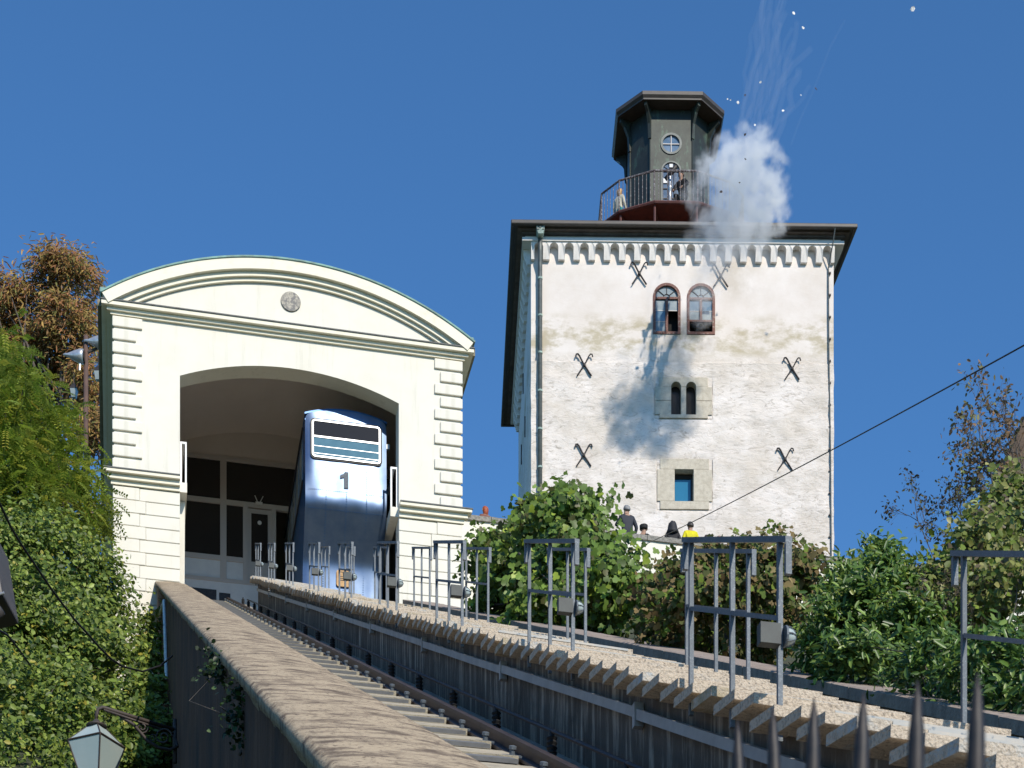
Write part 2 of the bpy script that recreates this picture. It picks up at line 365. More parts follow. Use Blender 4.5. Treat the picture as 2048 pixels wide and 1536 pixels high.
MB().lathe([(0.02, -.02), (.26, -.02), (.27, 0), (.24, .03)], 24, (0, -.02, zz(33.03)), 'y').build('vent_grille', M['number'] if False else pbr('mottled_vent', (0.14, 0.135, 0.13), (0.42, 0.38, 0.30), rough=.6, scale=14, lo=.42, hi=.6), st)
# quoins of the upper storey
pitch = (32.02 - 27.92) / 12
qm = {}
for long_ in (0, 1):
    wq = .78 if long_ else .62
    qm[long_] = MB().box(0, wq, -.055, 0.0, 0, pitch - .07).mesh('quoin', M['cream']); fixn(qm[long_])
for side in (-1, 1):
    for i in range(12):
        me = qm[i % 2]; wq = .78 if i % 2 else .62
        x = -HW - .045 if side < 0 else HW + .045 - wq
        o = link('quoin', me, st, (x, -.002, zz(27.93) + pitch * i + .05))
        b = o.modifiers.new('bevel', 'BEVEL'); b.width = .022; b.segments = 2
# string course
for xa, xb in ((-HW, -OW), (OW, HW)):
    m = MB()
    for (z0, z1, pr) in ((27.55, 27.66, .08), (27.66, 27.78, .17), (27.78, 27.86, .27)):
        m.box(xa - (pr if xa < -4 else .0), xb + (pr if xb > 4 else 0), -pr, -.002, zz(z0), zz(z1) - .002)
    m.build('string_course', M['cream_trim'], st)
for xa, xb in ((-HW, -OW), (OW, HW)):
    m = MB(); m.box(xa - (.29 if xa < -4 else 0), xb + (.29 if xb > 4 else 0), -.29, -.002, zz(27.86), zz(27.89))
    m.build('course_flashing', M['dark_flash'], st)
# boards of the lower storey
for side in (-1, 1):
    for i in range(13):
        z0 = zz(27.54) - .34 * (i + 1)
        wq = .82 if i % 2 else .66
        for (xa, xb, pr, nm) in (((-HW - .03, -HW + wq, .045, 'quoin_board'), (-HW + wq + .006, -OW, .028, 'wall_board')) if side < 0 else
                                 ((HW - wq, HW + .03, .045, 'quoin_board'), (OW, HW - wq - .006, .028, 'wall_board'))):
            o = MB().box(xa, xb, -pr, -.003, z0, z0 + .328).build(nm, M['cream'], st)
            b = o.modifiers.new('bevel', 'BEVEL'); b.width = .012; b.segments = 1
before = set(bpy.data.objects)
# glazed partition in the left bay
yg = 4.6; xl, xr = -3.6, .45
lines_x = [-3.6, -1.62, -.62, .45]
m = MB()
ztop, ztr, zsill, zbase = zz(31.25), zz(29.95), zz(28.3), zz(27.65)
for x in (-2.99, -1.55): m.box(x - .09, x + .09, yg - .06, yg + .06, zbase, ztop)
m.box(xl, 3.6, yg - .061, yg + .061, ztop - .1, ztop + .02); m.box(xl, 3.6, yg - .057, yg + .057, ztr - .07, ztr + .07)
m.box(xl, -.95, yg - .058, yg + .058, zsill - .07, zsill + .07); m.box(xl, -.5, yg - .059, yg + .059, zbase - .05, zbase + .06)
m.box(-.98, -.84, yg - .062, yg + .062, zbase, ztr); m.box(-.16, -.02, yg - .062, yg + .062, zbase, ztr)
m.build('glazing_frame', M['frame_grey'], st)
MB().box(xl, 3.68, yg - .03, yg + .03, ztop + .03, zz(32.3)).build('bulkhead', M['interior'], st)
panes = [(-3.6, -3.08), (-2.9, -1.64), (-1.46, -.98)]
for xa, xb in panes:
    MB().box(xa, xb, yg - .01, yg + .01, ztr + .07, ztop - .1).build('pane', M['glass_dark'], st)
    MB().box(xa, xb, yg - .01, yg + .01, zsill + .07, ztr - .07).build('pane', M['glass_dark'], st)
    MB().box(xa, xb, yg - .02, yg + .02, zbase + .06, zsill - .07).build('lower_panel', M['panel_white'], st)
MB().box(-.98, 3.6, yg - .01, yg + .01, ztr + .07, ztop - .1).build('pane', M['glass_dark'], st)
dr = MB().box(-.84, -.16, yg - .03, yg + .03, zbase, ztr - .1).build('door', M['frame_grey'], st)
MB().box(-.74, -.26, yg - .045, yg - .031, zsill + .0, ztr - .24).build('pane', M['glass_dark'], dr)
MB().lathe([(.01, -.004), (.06, -.004), (.06, .004), (.01, .004)], 16, (-.5, yg - .052, zz(29.45)), 'y').build('sticker', M['white_metal'], dr)
m = MB(); m.tube([(-.55, yg - .1, ztr + .05), (-.64, yg - .1, ztr + .26)], .012, 6); m.tube([(-.5, yg - .1, ztr + .05), (-.4, yg - .1, ztr + .26)], .012, 6)
m.box(-.62, -.42, yg - .12, yg - .062, ztr + .02, ztr + .08); m.build('antenna', M['white_metal'], st)
MB().box(-3.65, 1.6, yg - .04, yg + .25, zz(24.6), zbase - .05).build('base_wall', M['panel_white'], st)
for (xa, xb, za, zb_) in ((-3.0, -2.68, 27.0, 27.35), (-2.6, -1.75, 26.4, 27.35), (-1.67, -1.35, 26.95, 27.28)):
    MB().box(xa, xb, yg - .06, yg - .041, zz(za), zz(zb_)).build('black_panel', M['black_panel'], st)
for o_ in set(bpy.data.objects) - before:      # the partition stands 1.4 m deeper in the bay
    for v_ in o_.data.vertices: v_.co = (1.025 * v_.co.x + .1125, v_.co.y + 1.37, 1.025 * (v_.co.z + ZB) - ZB)
# platform ends with white railing beside the jambs
for (x0, x1, zb_) in ((-OW + .002, -OW + .19, 27.62), (OW - .22, OW - .002, 27.62)):
    m = MB(); m.box(x0, x1, .08, 4.2, zz(zb_), zz(zb_) + .26); m.build('platform_slab', M['cream'], st)
    m = MB()
    for xx in (x0 + .03, x1 - .03): m.box(xx - .022, xx + .022, .12, .165, zz(zb_) + .262, zz(zb_) + 1.32)
    m.box(x0 + .008, x1 - .008, .118, .168, zz(zb_) + 1.32, zz(zb_) + 1.37)
    m.box((x0+x1)/2 - .022, (x0+x1)/2 + .022, .17, 4.1, zz(zb_) + 1.321, zz(zb_) + 1.369)
    m.build('platform_railing', M['white_metal'], st)
m = MB(); m.prism([(.5, zz(27.6)), (3.6, zz(27.6)), (3.6, zz(24.5)), (1.0, zz(24.5))], -OW + .003, -OW + .15, 'x'); m.build('platform_support', M['cream'], st)

# ------------------------------------------------------------------ funicular car
CT, CS = 6.08, 50.62
car = thing('funicular_car', 'blue funicular car numbered 1 standing in the arched station opening', 'funicular car', W(CS, CT, 25.0), A)
CW = 1.12
zc = lambda z: z - 25.0
front = [(.86, 24.9), (.80, 26.0), (.74, 26.72), (.68, 26.92), (.12, 27.88), (.02, 28.06), (-.02, 28.25), (.0, 28.45), (.028, 29.2), (.065, 30.2), (.076, 30.5)]
nx = 14; vs = []; fs = []
def crown(x): return .20 * (1 - (x / CW) ** 2)
L = 6.3
rows = []
for iy, (y, z) in enumerate(front):
    row = []
    for i in range(nx + 1):
        x = -CW + 2 * CW * i / nx
        yy = y + .05 * abs(x / CW) ** 8
        dent = .034 * (mnoise.noise(Vector((x * 2.3, z * 1.7, 3.1)))) + .02 * mnoise.noise(Vector((x * 4.5, z * 4, 9)))
        z2 = z + (crown(x) * max(0, (z - 30.0) / .5) if z > 30.0 else 0)
        row.append((x, yy + dent, zc(z2)))
    rows.append(row)
for r_ in rows: vs += r_
for j in range(len(rows) - 1):
    for i in range(nx): a = j * (nx + 1) + i; fs.append((a, a + 1, a + nx + 2, a + nx + 1))
fb = MB().add(vs, fs).build('front_panel', M['car_blue'], car, smooth=True)
sub = fb.modifiers.new('sub', 'SUBSURF'); sub.levels = 2; sub.render_levels = 2
# body behind the front: sides stepped with the slope, level roof
side = [(.99, zc(24.9))] + [(y + .13, zc(z)) for y, z in front[1:]] + [(.2, zc(30.56)), (L, zc(30.56)), (L, zc(27.6)), (1.2, zc(24.9))]
m = MB(); m.prism(side, -CW + .004, -CW + .05, 'x'); m.prism(side, CW - .05, CW - .004, 'x'); m.box(-CW + .05, CW - .05, L - .06, L, zc(27.8), zc(30.5))
m.build('body_side', M['car_edge'], car)
rp = [(x, zc(30.56) + crown(x)) for x in np.linspace(-CW - .015, CW + .015, 15)]
rp2 = [(x, z - .05) for x, z in reversed(rp)]
MB().prism(rp + rp2, .10, L + .05).build('roof', M['car_edge'], car, auto=True)
for i in range(5):
    y0 = .9 + i * 1.05
    MB().box(-CW - .012, -CW + .003, y0, y0 + .8, zc(29.0), zc(30.2)).build('side_window', M['glass_grey'], car)
m = MB()
for z in (28.9, 30.35): m.tube([(-CW - .03, .5, zc(z)), (-CW - .03, L, zc(z))], .025, 6)
m.build('side_rail', M['black'], car)
# front window with rounded corners
def rrect(x0, x1, z0, z1, r, n=6):
    p = []
    for cx, cz, a in ((x1 - r, z1 - r, 0), (x0 + r, z1 - r, 90), (x0 + r, z0 + r, 180), (x1 - r, z0 + r, 270)):
        p += arc(cx, cz, r, a, a + 90, n)
    return p
fw = thing('front_window', None, None); fw.parent = car; fw.location = (0, .062, zc(29.27)); fw.rotation_euler = (math.radians(-2.1), 0, 0)
def ring(x0, x1, z0, z1, r, wd, y0, y1):
    a = rrect(x0, x1, z0, z1, r); b = rrect(x0 + wd, x1 - wd, z0 + wd, z1 - wd, max(.01, r - wd)); n = len(a)
    vs = [(x, y0, z) for x, z in a] + [(x, y0, z) for x, z in b] + [(x, y1, z) for x, z in a] + [(x, y1, z) for x, z in b]
    fs = []
    for i in range(n):
        j = (i + 1) % n
        fs += [(i, j, n + j, n + i), (2*n+i, 3*n+i, 3*n+j, 2*n+j), (i, 2*n+i, 2*n+j, j), (n+i, n+j, 3*n+j, 3*n+i)]
    return MB().add(vs, fs)
x0, x1 = -.97, .97
MB().prism(rrect(x0 - .018, x1 + .018, -.018, 1.118, .135), -.062, -.045).build('seal', M['black'], fw)
ring(x0 + .025, x1 - .025, .025, 1.075, .10, .045, -.085, -.05).build('trim', M['chrome'], fw)
MB().box(x0 + .075, x1 - .075, -.075, -.056, .62, 1.02).build('upper_pane', M['glass_dark'], fw)
MB().box(x0 + .075, x1 - .075, -.09, -.056, .575, .622).build('transom', M['chrome'], fw)
MB().box(x0 + .075, x1 - .075, -.073, -.056, .08, .573).build('louvre_screen', M['louvre'], fw)
MB().box(x0 + .075, x1 - .075, -.08, -.0735, .33, .345).build('screen_bar', M['chrome'], fw)
MB().box(x0 + .075, x1 - .075, -.08, -.0735, .125, .14).build('screen_bar', M['chrome'], fw)
# number
num = [(-.045, 0), (.075, 0), (.075, .46), (-.02, .46), (-.06, .40), (-.15, .36), (-.15, .27), (-.045, .30)]
o = MB().prism([(x, z) for x, z in num], -.008, .0).build('number', M['number'], car, (-.02, -.02, zc(28.52))); o.rotation_euler = (math.radians(-2.1), 0, 0)
# rivet lines
m = MB()
def yf(z):
    for (y0, z0), (y1, z1) in zip(front[:-1], front[1:]):
        if z0 <= z <= z1: return y0 + (y1 - y0) * (z - z0) / (z1 - z0)
    return 0
for x in (-.56, 0, .56):
    for k in range(64):
        z = 25.2 + k * .062
        if z > 29.1 or (x == 0 and 28.45 < z < 29.1): continue
        y = yf(z) - .004; r = .012
        m.add([(x-r, y, zc(z)-r), (x+r, y, zc(z)-r), (x+r, y, zc(z)+r), (x-r, y, zc(z)+r), (x, y-.012, zc(z))], [(0,1,4),(1,2,4),(2,3,4),(3,0,4)])
for z in (27.95, 28.42):
    for k in range(40):
        x = -1.02 + k * .052; y = yf(z) - .004; r = .011
        m.add([(x-r, y, zc(z)-r), (x+r, y, zc(z)-r), (x+r, y, zc(z)+r), (x-r, y, zc(z)+r), (x, y-.012, zc(z))], [(0,1,4),(1,2,4),(2,3,4),(3,0,4)])
tag(m.build('rivets', M['car_edge'], car), kind='stuff')
pl = rrect(-.19, .19, -.2, .22, .05); pl = [(x, z if z > -.1 else z - .05 * (1 - abs(x) / .2)) for x, z in pl]
o = MB().prism(pl, -.02, .02).build('crest_plaque', M['bronze'], car, (.0, .735, zc(26.42))); o.rotation_euler = (math.radians(4), 0, 0)
m = MB()
for zq in (-.05, .0, .05): m.box(-.11, .11, -.026, -.021, zq - .008, zq + .008)
m.box(-.012, .012, -.027, -.021, .05, .16); m.box(-.13, .13, -.025, -.021, .165, .18)
m.build('plaque_relief', M['lamp_iron'], o)
MB().box(CW, CW + .09, .16, .26, zc(29.85), zc(29.98)).build('marker_lamp', M['white_metal'], car)

# ------------------------------------------------------------------ sweeps along the incline
def sweep(prof, s0, s1, ds, jit=0.0, jf=1.0, t0=0.0, seed=0.0, closed=False):
    n = max(2, int((s1 - s0) / ds) + 1); vs = []; fs = []; k = len(prof)
    for i in range(n):
        s = s0 + (s1 - s0) * i / (n - 1)
        for j, (t, c) in enumerate(prof):
            q = Vector((t * 3 * jf, s * jf, seed + j * .7))
            dz = jit * mnoise.noise(q) + .5 * jit * mnoise.noise(q * 3.1)
            dt = jit * mnoise.noise(q + Vector((31, 7, 3)))
            vs.append((t + dt, s - s0, G * (s - s0) + c + dz))
    kk = k if closed else k - 1
    for i in range(n - 1):
        for j in range(kk):
            a, b = i * k + j, i * k + (j + 1) % k
            fs.append((a, b, b + k, a + k))
    if closed: fs += [tuple(range(k)), tuple((n - 1) * k + j for j in range(k - 1, -1, -1))]
    return MB().add(vs, fs)
# foreground wall
S1 = 3.2
wl_ = thing('boundary_wall', 'long weathered wall with worn brown top climbing beside the track', 'wall', W(S1, 0, G * S1), A)
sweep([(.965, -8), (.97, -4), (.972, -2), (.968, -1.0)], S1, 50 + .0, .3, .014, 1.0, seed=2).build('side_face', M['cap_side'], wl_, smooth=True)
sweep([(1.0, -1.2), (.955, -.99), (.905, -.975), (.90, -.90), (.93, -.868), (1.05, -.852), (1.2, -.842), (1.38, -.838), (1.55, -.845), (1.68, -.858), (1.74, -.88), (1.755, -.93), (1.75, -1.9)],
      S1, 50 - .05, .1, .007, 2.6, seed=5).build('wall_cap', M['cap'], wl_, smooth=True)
# track
tr_ = thing('funicular_track', 'rusty rail with grey sleepers and current rail between the walls', 'railway track', W(S1, 0, G * S1), A)
CB = -1.36
sweep([(1.7, CB), (3.64, CB)], S1, 54.6, .5, .006, 2).build('track_bed', M['bed'], tr_)
def railp(t): return [(t - .07, CB + .02), (t + .07, CB + .02), (t + .065, CB + .04), (t + .012, CB + .055), (t + .012, CB + .115), (t + .036, CB + .125), (t + .036, CB + .16), (t - .036, CB + .16), (t - .036, CB + .125), (t - .012, CB + .115), (t - .012, CB + .055), (t - .065, CB + .04)]
for t in (2.05, 3.08): sweep(railp(t), S1, 54.5, 26, closed=True).build('rail', M['rail'], tr_)
sl = MB().box(1.78, 2.90, -.17, .17, .03, .062).mesh('sleeper', M['sleeper']); fixn(sl)
pd = MB().box(1.76, 2.985, -.345, .345, -.02, .036).mesh('sleeper_pad', M['pad']); fixn(pd)
bb = MB(); bb.lathe([(.05, 0), (.05, .012), (.022, .014), (.022, .05), (.03, .052), (.03, .075), (.012, .08)], 8, (0, 0, 0)); bb.box(-.08, .07, -.045, .045, -.004, .012)
bm_ = bb.mesh('rail_clip', M['galv']); fixn(bm_)
rot_s = math.atan(G)
for i in range(47):
    s = 4.0 + 1.07 * i
    o = link('sleeper', sl, tr_, (0, s - S1, G * (s - S1) + CB + .004)); o.rotation_euler = (rot_s * .9, 0, 0)
    o2 = link('sleeper_pad', pd, tr_, (0, s - S1 + .53, G * (s - S1 + .53) + CB + .018)); o2.rotation_euler = (rot_s * .93, 0, 0)
    for ds in (.33,):
        c = link('rail_clip', bm_, o, (2.945, ds, .062))
# current rail on insulators
m = MB(); sweep_pts = [(3.33, 0, 0 + CB + .26), (3.33, 46.6, 46.6 * G + CB + .26)]
m.tube(sweep_pts, .017, 6); m.build('current_rail', M['black'], tr_)
ins = MB().lathe([(.035, 0), (.035, .07), (.045, .08), (.03, .10), (.045, .12), (.03, .14), (.045, .16), (.03, .18), (.045, .20), (.02, .22), (.02, .26)], 10).mesh('insulator', M['black'])
for i in range(22):
    s = 5.4 + 2.2 * i; link('insulator', ins, tr_, (3.33, s - S1, G * (s - S1) + CB))

# stair wall and steps
stw = thing('staircase', 'concrete service staircase of overhanging slabs between the tracks', 'stairs', W(S1, 0, G * S1), A)
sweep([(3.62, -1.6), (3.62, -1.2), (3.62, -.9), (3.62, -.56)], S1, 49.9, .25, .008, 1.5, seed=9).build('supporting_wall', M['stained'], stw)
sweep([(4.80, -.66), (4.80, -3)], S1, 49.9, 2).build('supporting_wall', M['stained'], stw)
STEP, CSTEP = .36, -.445
mm = MB(); mm.prism([(0, 0), (.40, .08), (.40, .02), (0, -.06)], 3.42, 4.95, 'x'); mm.prism([(.012, -.061), (.39, .015), (.39, -.2), (.012, -.27)], 3.70, 4.93, 'x')
stepm = [mm.mesh('step', M['aggregate'])]; fixn(stepm[0])
M['agg_mossy'] = pbr('mossy_aggregate', (0.54, 0.46, 0.36), (0.34, 0.28, 0.17), rough=.9, scale=9, lo=.4, hi=.62, bump=.8, bscale=55, c3=(.36, .17, .05), scale3=3, lo3=.6, hi3=.75)
M['agg_pale'] = pbr('worn_aggregate', (0.53, 0.455, 0.36), (0.33, 0.28, 0.22), rough=.9, scale=35, lo=.48, hi=.62, bump=.8, bscale=55, c3=(.46, .48, .47), scale3=5, lo3=.5, hi3=.62)
for mt in ('agg_mossy', 'agg_pale'):
    c = stepm[0].copy(); c.materials.clear(); c.materials.append(M[mt]); stepm.append(c)
strip = MB().box(3.60, 4.90, -.004, .0, -.024, -.003).mesh('nosing_strip', pbr('worn_blue_nosing', (.40, .40, .38), (.50, .45, .38), rough=.8, scale=5, lo=.45, hi=.6, c3=(.13, .17, .21), scale3=7, lo3=.6, hi3=.66)); fixn(strip)
for i in range(130):
    s = S1 + STEP * i
    k = 1 if rnd.random() < .04 else (2 if rnd.random() < .35 else 0)
    o = link('step', stepm[k], stw, (rnd.uniform(-.012, .012), s - S1 + rnd.uniform(-.006, .006), G * (s - S1) + CSTEP + .168 + rnd.uniform(-.006, .004)))
    o.rotation_euler = (rnd.uniform(-.008, .008), .049 + rnd.uniform(-.004, .004), rnd.uniform(-.008, .008))
    if rnd.random() < .22: link('nosing_strip', strip, o, (0, -.002, 0))
# conduit on the stair wall
cd = thing('cable_conduit', 'grey cable conduit running along the stained stair wall', 'conduit', W(S1, 0, G * S1), A)
for k in range(10):
    a = S1 + 4.7 * k; off = .012 * (k % 2)
    m = sweep([(3.555, -.83 - off), (3.605, -.83 - off), (3.605, -.755 - off), (3.555, -.755 - off)], a, min(a + 4.69, 49.5), 1.2, .004, 1, closed=True)
    m.v = [(x, y + a - S1, z + G * (a - S1)) for x, y, z in m.v]
    m.build('conduit_length', M['conduit'], cd)
    y = a - S1
    MB().box(3.545, 3.612, y - .03, y + .03, G * y - .90, G * y - .73).build('bracket', M['conduit'], cd)

# low wall right of the far track
lw = thing('low_coping_wall', 'low dark wall with brown stone coping along the far side of the incline', 'wall', W(S1, 0, G * S1), A)
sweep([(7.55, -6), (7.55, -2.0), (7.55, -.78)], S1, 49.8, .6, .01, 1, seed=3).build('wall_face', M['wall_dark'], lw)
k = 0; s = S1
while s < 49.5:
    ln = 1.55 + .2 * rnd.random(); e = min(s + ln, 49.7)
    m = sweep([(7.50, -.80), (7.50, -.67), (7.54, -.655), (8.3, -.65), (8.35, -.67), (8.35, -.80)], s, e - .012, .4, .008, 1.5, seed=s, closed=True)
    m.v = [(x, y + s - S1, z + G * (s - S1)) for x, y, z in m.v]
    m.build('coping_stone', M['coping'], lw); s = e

# handrail frames on both sides of the stairs
def make_frame(h):
    root = link('handrail_frame', None)
    zs = lambda y: G * y
    for y in (0.0, .79, 1.58):
        m = MB(); m.box(-.0135, .0135, y - .0135, y + .0135, zs(y) - .16, zs(y) + h); m.build('post', M['galv'], root)
    def slant(y0, y1, z, hx, hz): 
        return MB().add([(-hx, y0, zs(y0)+z-hz), (hx, y0, zs(y0)+z-hz), (hx, y1, zs(y1)+z-hz), (-hx, y1, zs(y1)+z-hz), (-hx, y0, zs(y0)+z+hz), (hx, y0, zs(y0)+z+hz), (hx, y1, zs(y1)+z+hz), (-hx, y1, zs(y1)+z+hz)],
                     [(0,3,2,1),(4,5,6,7),(0,1,5,4),(1,2,6,5),(2,3,7,6),(3,0,4,7)])
    slant(-.14, 1.72, h + .012, .019, .017).build('top_rail', M['galv'], root)
    slant(.02, 1.56, h * .55, .012, .014).build('middle_rail', M['galv'], root)
    for y in (-.14, 1.685):
        m = MB(); m.box(-.0165, .0165, y, y + .026, zs(y) + h - .17, zs(y) + h - .004); m.build('hook_end', M['galv'], root)
    return root
nearY = [9.96, 14.51, 19.2, 23.76, 28.4, 33.1, 38.0, 42.6, 46.8]
fr0 = make_frame(.92); first = True
lamp0 = None
def make_lamp():
    r = link('bulkhead_lamp', None)
    MB().box(-.03, .03, .01, .125, -.055, .055).build('housing', M['housing'], r)
    g_ = MB().lathe([(.046, 0), (.046, -.02), (.041, -.038), (.026, -.055), (.006, -.06)], 12, (0, -.02, 0), 'y').build('globe', M['glass_pale'], r, smooth=True)
    m = MB()
    for a in range(4):
        an = math.pi * a / 4; ca, sa = math.cos(an), math.sin(an)
        m.tube([(ca * rr, -.02 - d, sa * rr) for rr, d in ((.053, 0), (.05, .025), (.034, .05), (0, .066), (-.034, .05), (-.05, .025), (-.053, 0))], .0035, 5)
    m.lathe([(.050, -.015), (.056, -.015), (.056, -.026), (.050, -.026)], 14, (0, 0, 0), 'y')
    m.build('wire_cage', M['galv'], r)
    return r
lamp0 = make_lamp()
for i, Y in enumerate(nearY):
    o = fr0 if i == 0 else copy_tree(fr0)
    s = s_of(Y, 3.47); o.location = W(s, 3.475, G * s - .52); o.rotation_euler = (0, 0, A)
    tag(o, f'galvanised handrail frame carrying a caged lamp, {ORD[i]} from the spear fence', 'handrail', 'handrail frames on the lamp side of the stairs')
    l = lamp0 if i == 0 else copy_tree(lamp0)
    l.location = W(s - .0, 3.475, G * s - .52 + .40) + Vector((0.0, 0, 0)); l.location += W(-.02, .0, 0); l.rotation_euler = (0, 0, A + math.pi / 2)
    tag(l, f'caged bulkhead lamp on the {ORD[i]} stair handrail up from the spear fence', 'lamp', 'caged lamps on the stair handrails')
fr1 = make_frame(1.02)
farY = [9.1, 14.3, 19.3, 24.4, 29.0, 33.7, 38.4, 43.0]
for i, Y in enumerate(farY):
    o = fr1 if i == 0 else copy_tree(fr1)
    s = s_of(Y, 4.75); o.location = W(s, 4.75, G * s - .56); o.rotation_euler = (0, 0, A)
    tag(o, f'lampless handrail frame beside the low coping wall, {ORD[i]} from the bottom', 'handrail', 'handrail frames on the coping wall side of the stairs')

# ------------------------------------------------------------------ promenade parapet
pw = thing('promenade_wall', 'cream promenade wall with rough grey coping behind the shrubs', 'wall', W(51.9, 9.3, 22), A)
MB().box(-.12, 24, 0, .4, 0, 28.75 - 22).build('wall_face', M['cream'], pw)
x = -.1
while x < 23.5:
    ln = 1.0 + .3 * rnd.random()
    m = MB(); nn = 6; vs = []
    for i in range(nn + 1):
        xx = x + (ln - .015) * i / nn; j = lambda q: .018 * mnoise.noise(Vector((xx * 6, q, 1)))
        vs += [(xx, -.06 + j(1), 6.752), (xx, .46, 6.752), (xx, .46, 6.90 + j(2)), (xx, -.06 + j(3), 6.89 + j(4))]
    fs = [tuple(range(4)), tuple(nn * 4 + q for q in (3, 2, 1, 0))]
    for i in range(nn):
        for q in range(4): fs.append((i*4+q, i*4+(q+1) % 4, (i+1)*4+(q+1) % 4, (i+1)*4+q))
    m.add(vs, fs).build('coping_stone', M['coping_grey'], pw); x += ln
m = MB(); m.box(5.2, 6.6, -.03, -.003, 5.05, 5.75); m.build('recess_shade_patch', M['number'], pw)  # raised dark plate; the shade of the recess is only its colour

# ------------------------------------------------------------------ tower
TY = 62.0; TX = 5.715; TZ = 28.3; TR = math.radians(1.0)
tw = thing('medieval_tower', 'tall white plastered medieval tower with corbel frieze under dark eaves', 'tower', (TX, TY, TZ), TR)
def tz(v, Y=TY): return (VH - v) / F * Y - TZ
def tx(u, Y=TY): return (u - U0) / F * Y - TX
HB = 5.08; DEP = 10.0
Ztop = 14.85
# openings on the front: (x0, x1, z0, z1)
wU = [(tx(1306), tx(1361)), (tx(1374), tx(1430))]; zU0, zU1 = tz(669), tz(567)
mid = (tx(1310), tx(1424), tz(838), tz(756)); lowr = (tx(1314), tx(1424), tz(1020), tz(919))
holes = [(wU[0][0], wU[0][1], zU0, zU1), (wU[1][0], wU[1][1], zU0, zU1), mid, lowr]
xs_ = sorted(set([round(-HB + 2 * HB * i / 80, 4) for i in range(81)] + [round(h[i], 4) for h in holes for i in (0, 1)]))
zl = tz(727)
zs_ = sorted(set([round(-1 + (Ztop + 1) * i / 120, 4) for i in range(121)] + [round(h[i], 4) for h in holes for i in (2, 3)] + [round(zl, 4), round(zl + .03, 4)]))
def disp(x, z):
    edge = min(1, max(0, (HB - abs(x)) / .05)) 
    if z > zl + .01: return 0.012 * mnoise.noise(Vector((x * .6, z * .6, 4)))
    q = Vector((x * 1.1, z * 1.6, 7))
    return -.035 + .035 * mnoise.noise(q) + .028 * mnoise.noise(q * 2.3) + .014 * mnoise.noise(q * 5.2)
vs = []; idx = {}
for j, z in enumerate(zs_):
    for i, x in enumerate(xs_):
        near_hole = any(h[0] - .01 <= x <= h[1] + .01 and h[2] - .01 <= z <= h[3] + .01 for h in holes)
        xe = x + (.03 * mnoise.noise(Vector((0, z * 1.5, x))) if abs(x) > HB - .001 and z < zl else 0)
        vs.append((xe, 0.0 if near_hole else disp(x, z), z))
nxx = len(xs_); fs = []
for j in range(len(zs_) - 1):
    for i in range(nxx - 1):
        xm, zm = (xs_[i] + xs_[i+1]) / 2, (zs_[j] + zs_[j+1]) / 2
        if any(h[0] < xm < h[1] and h[2] < zm < h[3] for h in holes): continue
        a = j * nxx + i; fs.append((a, a + 1, a + nxx + 1, a + nxx))
# spandrels beside the arched heads of the upper windows
wallb = MB().add(vs, fs)
for (a, b) in wU:
    r = (b - a) / 2; cx = (a + b) / 2; cz_ = zU1 - r
    wallb.prism([(a, cz_)] + arc(cx, cz_, r, 180, 90, 10)[1:] + [(a, zU1)], 0.0, .02); wallb.prism([(b, zU1)] + arc(cx, cz_, r, 90, 0, 10)[0:] , 0.0, .02)
ofr = wallb.build('front_face', M['plaster'], tw); ofr.data.shade_smooth(); ofr.data.set_sharp_from_angle(angle=math.radians(40))
# side and back faces
cornersB = [(4.2, DEP), (-5.29, DEP)]
vs = []; fs = []
plan = [(HB, 0.0), (4.2, DEP), (-5.29, DEP), (-HB, 0.0)]
vs = []
for a in range(3):
    (xa, ya), (xb, yb) = plan[a], plan[a + 1]; nn = 40; mmz = 60
    base = len(vs)
    for j in range(mmz + 1):
        z = -1 + (Ztop + 1) * j / mmz
        for i in range(nn + 1):
            q = i / nn; x, y = xa + (xb - xa) * q, ya + (yb - ya) * q
            if z < zl: 
                k_ = .04 * mnoise.noise(Vector((y * 1.1, z * 1.3, 2 + a))) + .05
                if a == 2: x -= k_ * min(1, y / .2)
                if a == 0: x += k_ * min(1, y / .2)
            vs.append((x, y, z))
    for j in range(mmz):
        for i in range(nn): p_ = base + j * (nn + 1) + i; fs.append((p_, p_ + 1, p_ + nn + 2, p_ + nn + 1))
MB().add(vs, fs).build('side_face', M['plaster'], tw, smooth=True)
# corbel frieze cells
CELL = 2 * HB / 20; nw = .145
zA0, zA1 = 14.085, 14.583
H_ = zA1 - zA0
def cell_poly():
    hw = CELL / 2
    p = [(-hw, 0), (-nw, 0), (-nw, H_ - .025 - nw)] + arc(0, H_ - .025 - nw, nw, 180, 0, 10)[1:-1] + [(nw, H_ - .025 - nw), (nw, 0), (hw, 0), (hw, H_), (-hw, H_)]
    return p
cm = MB().prism(cell_poly(), -.24, .0)
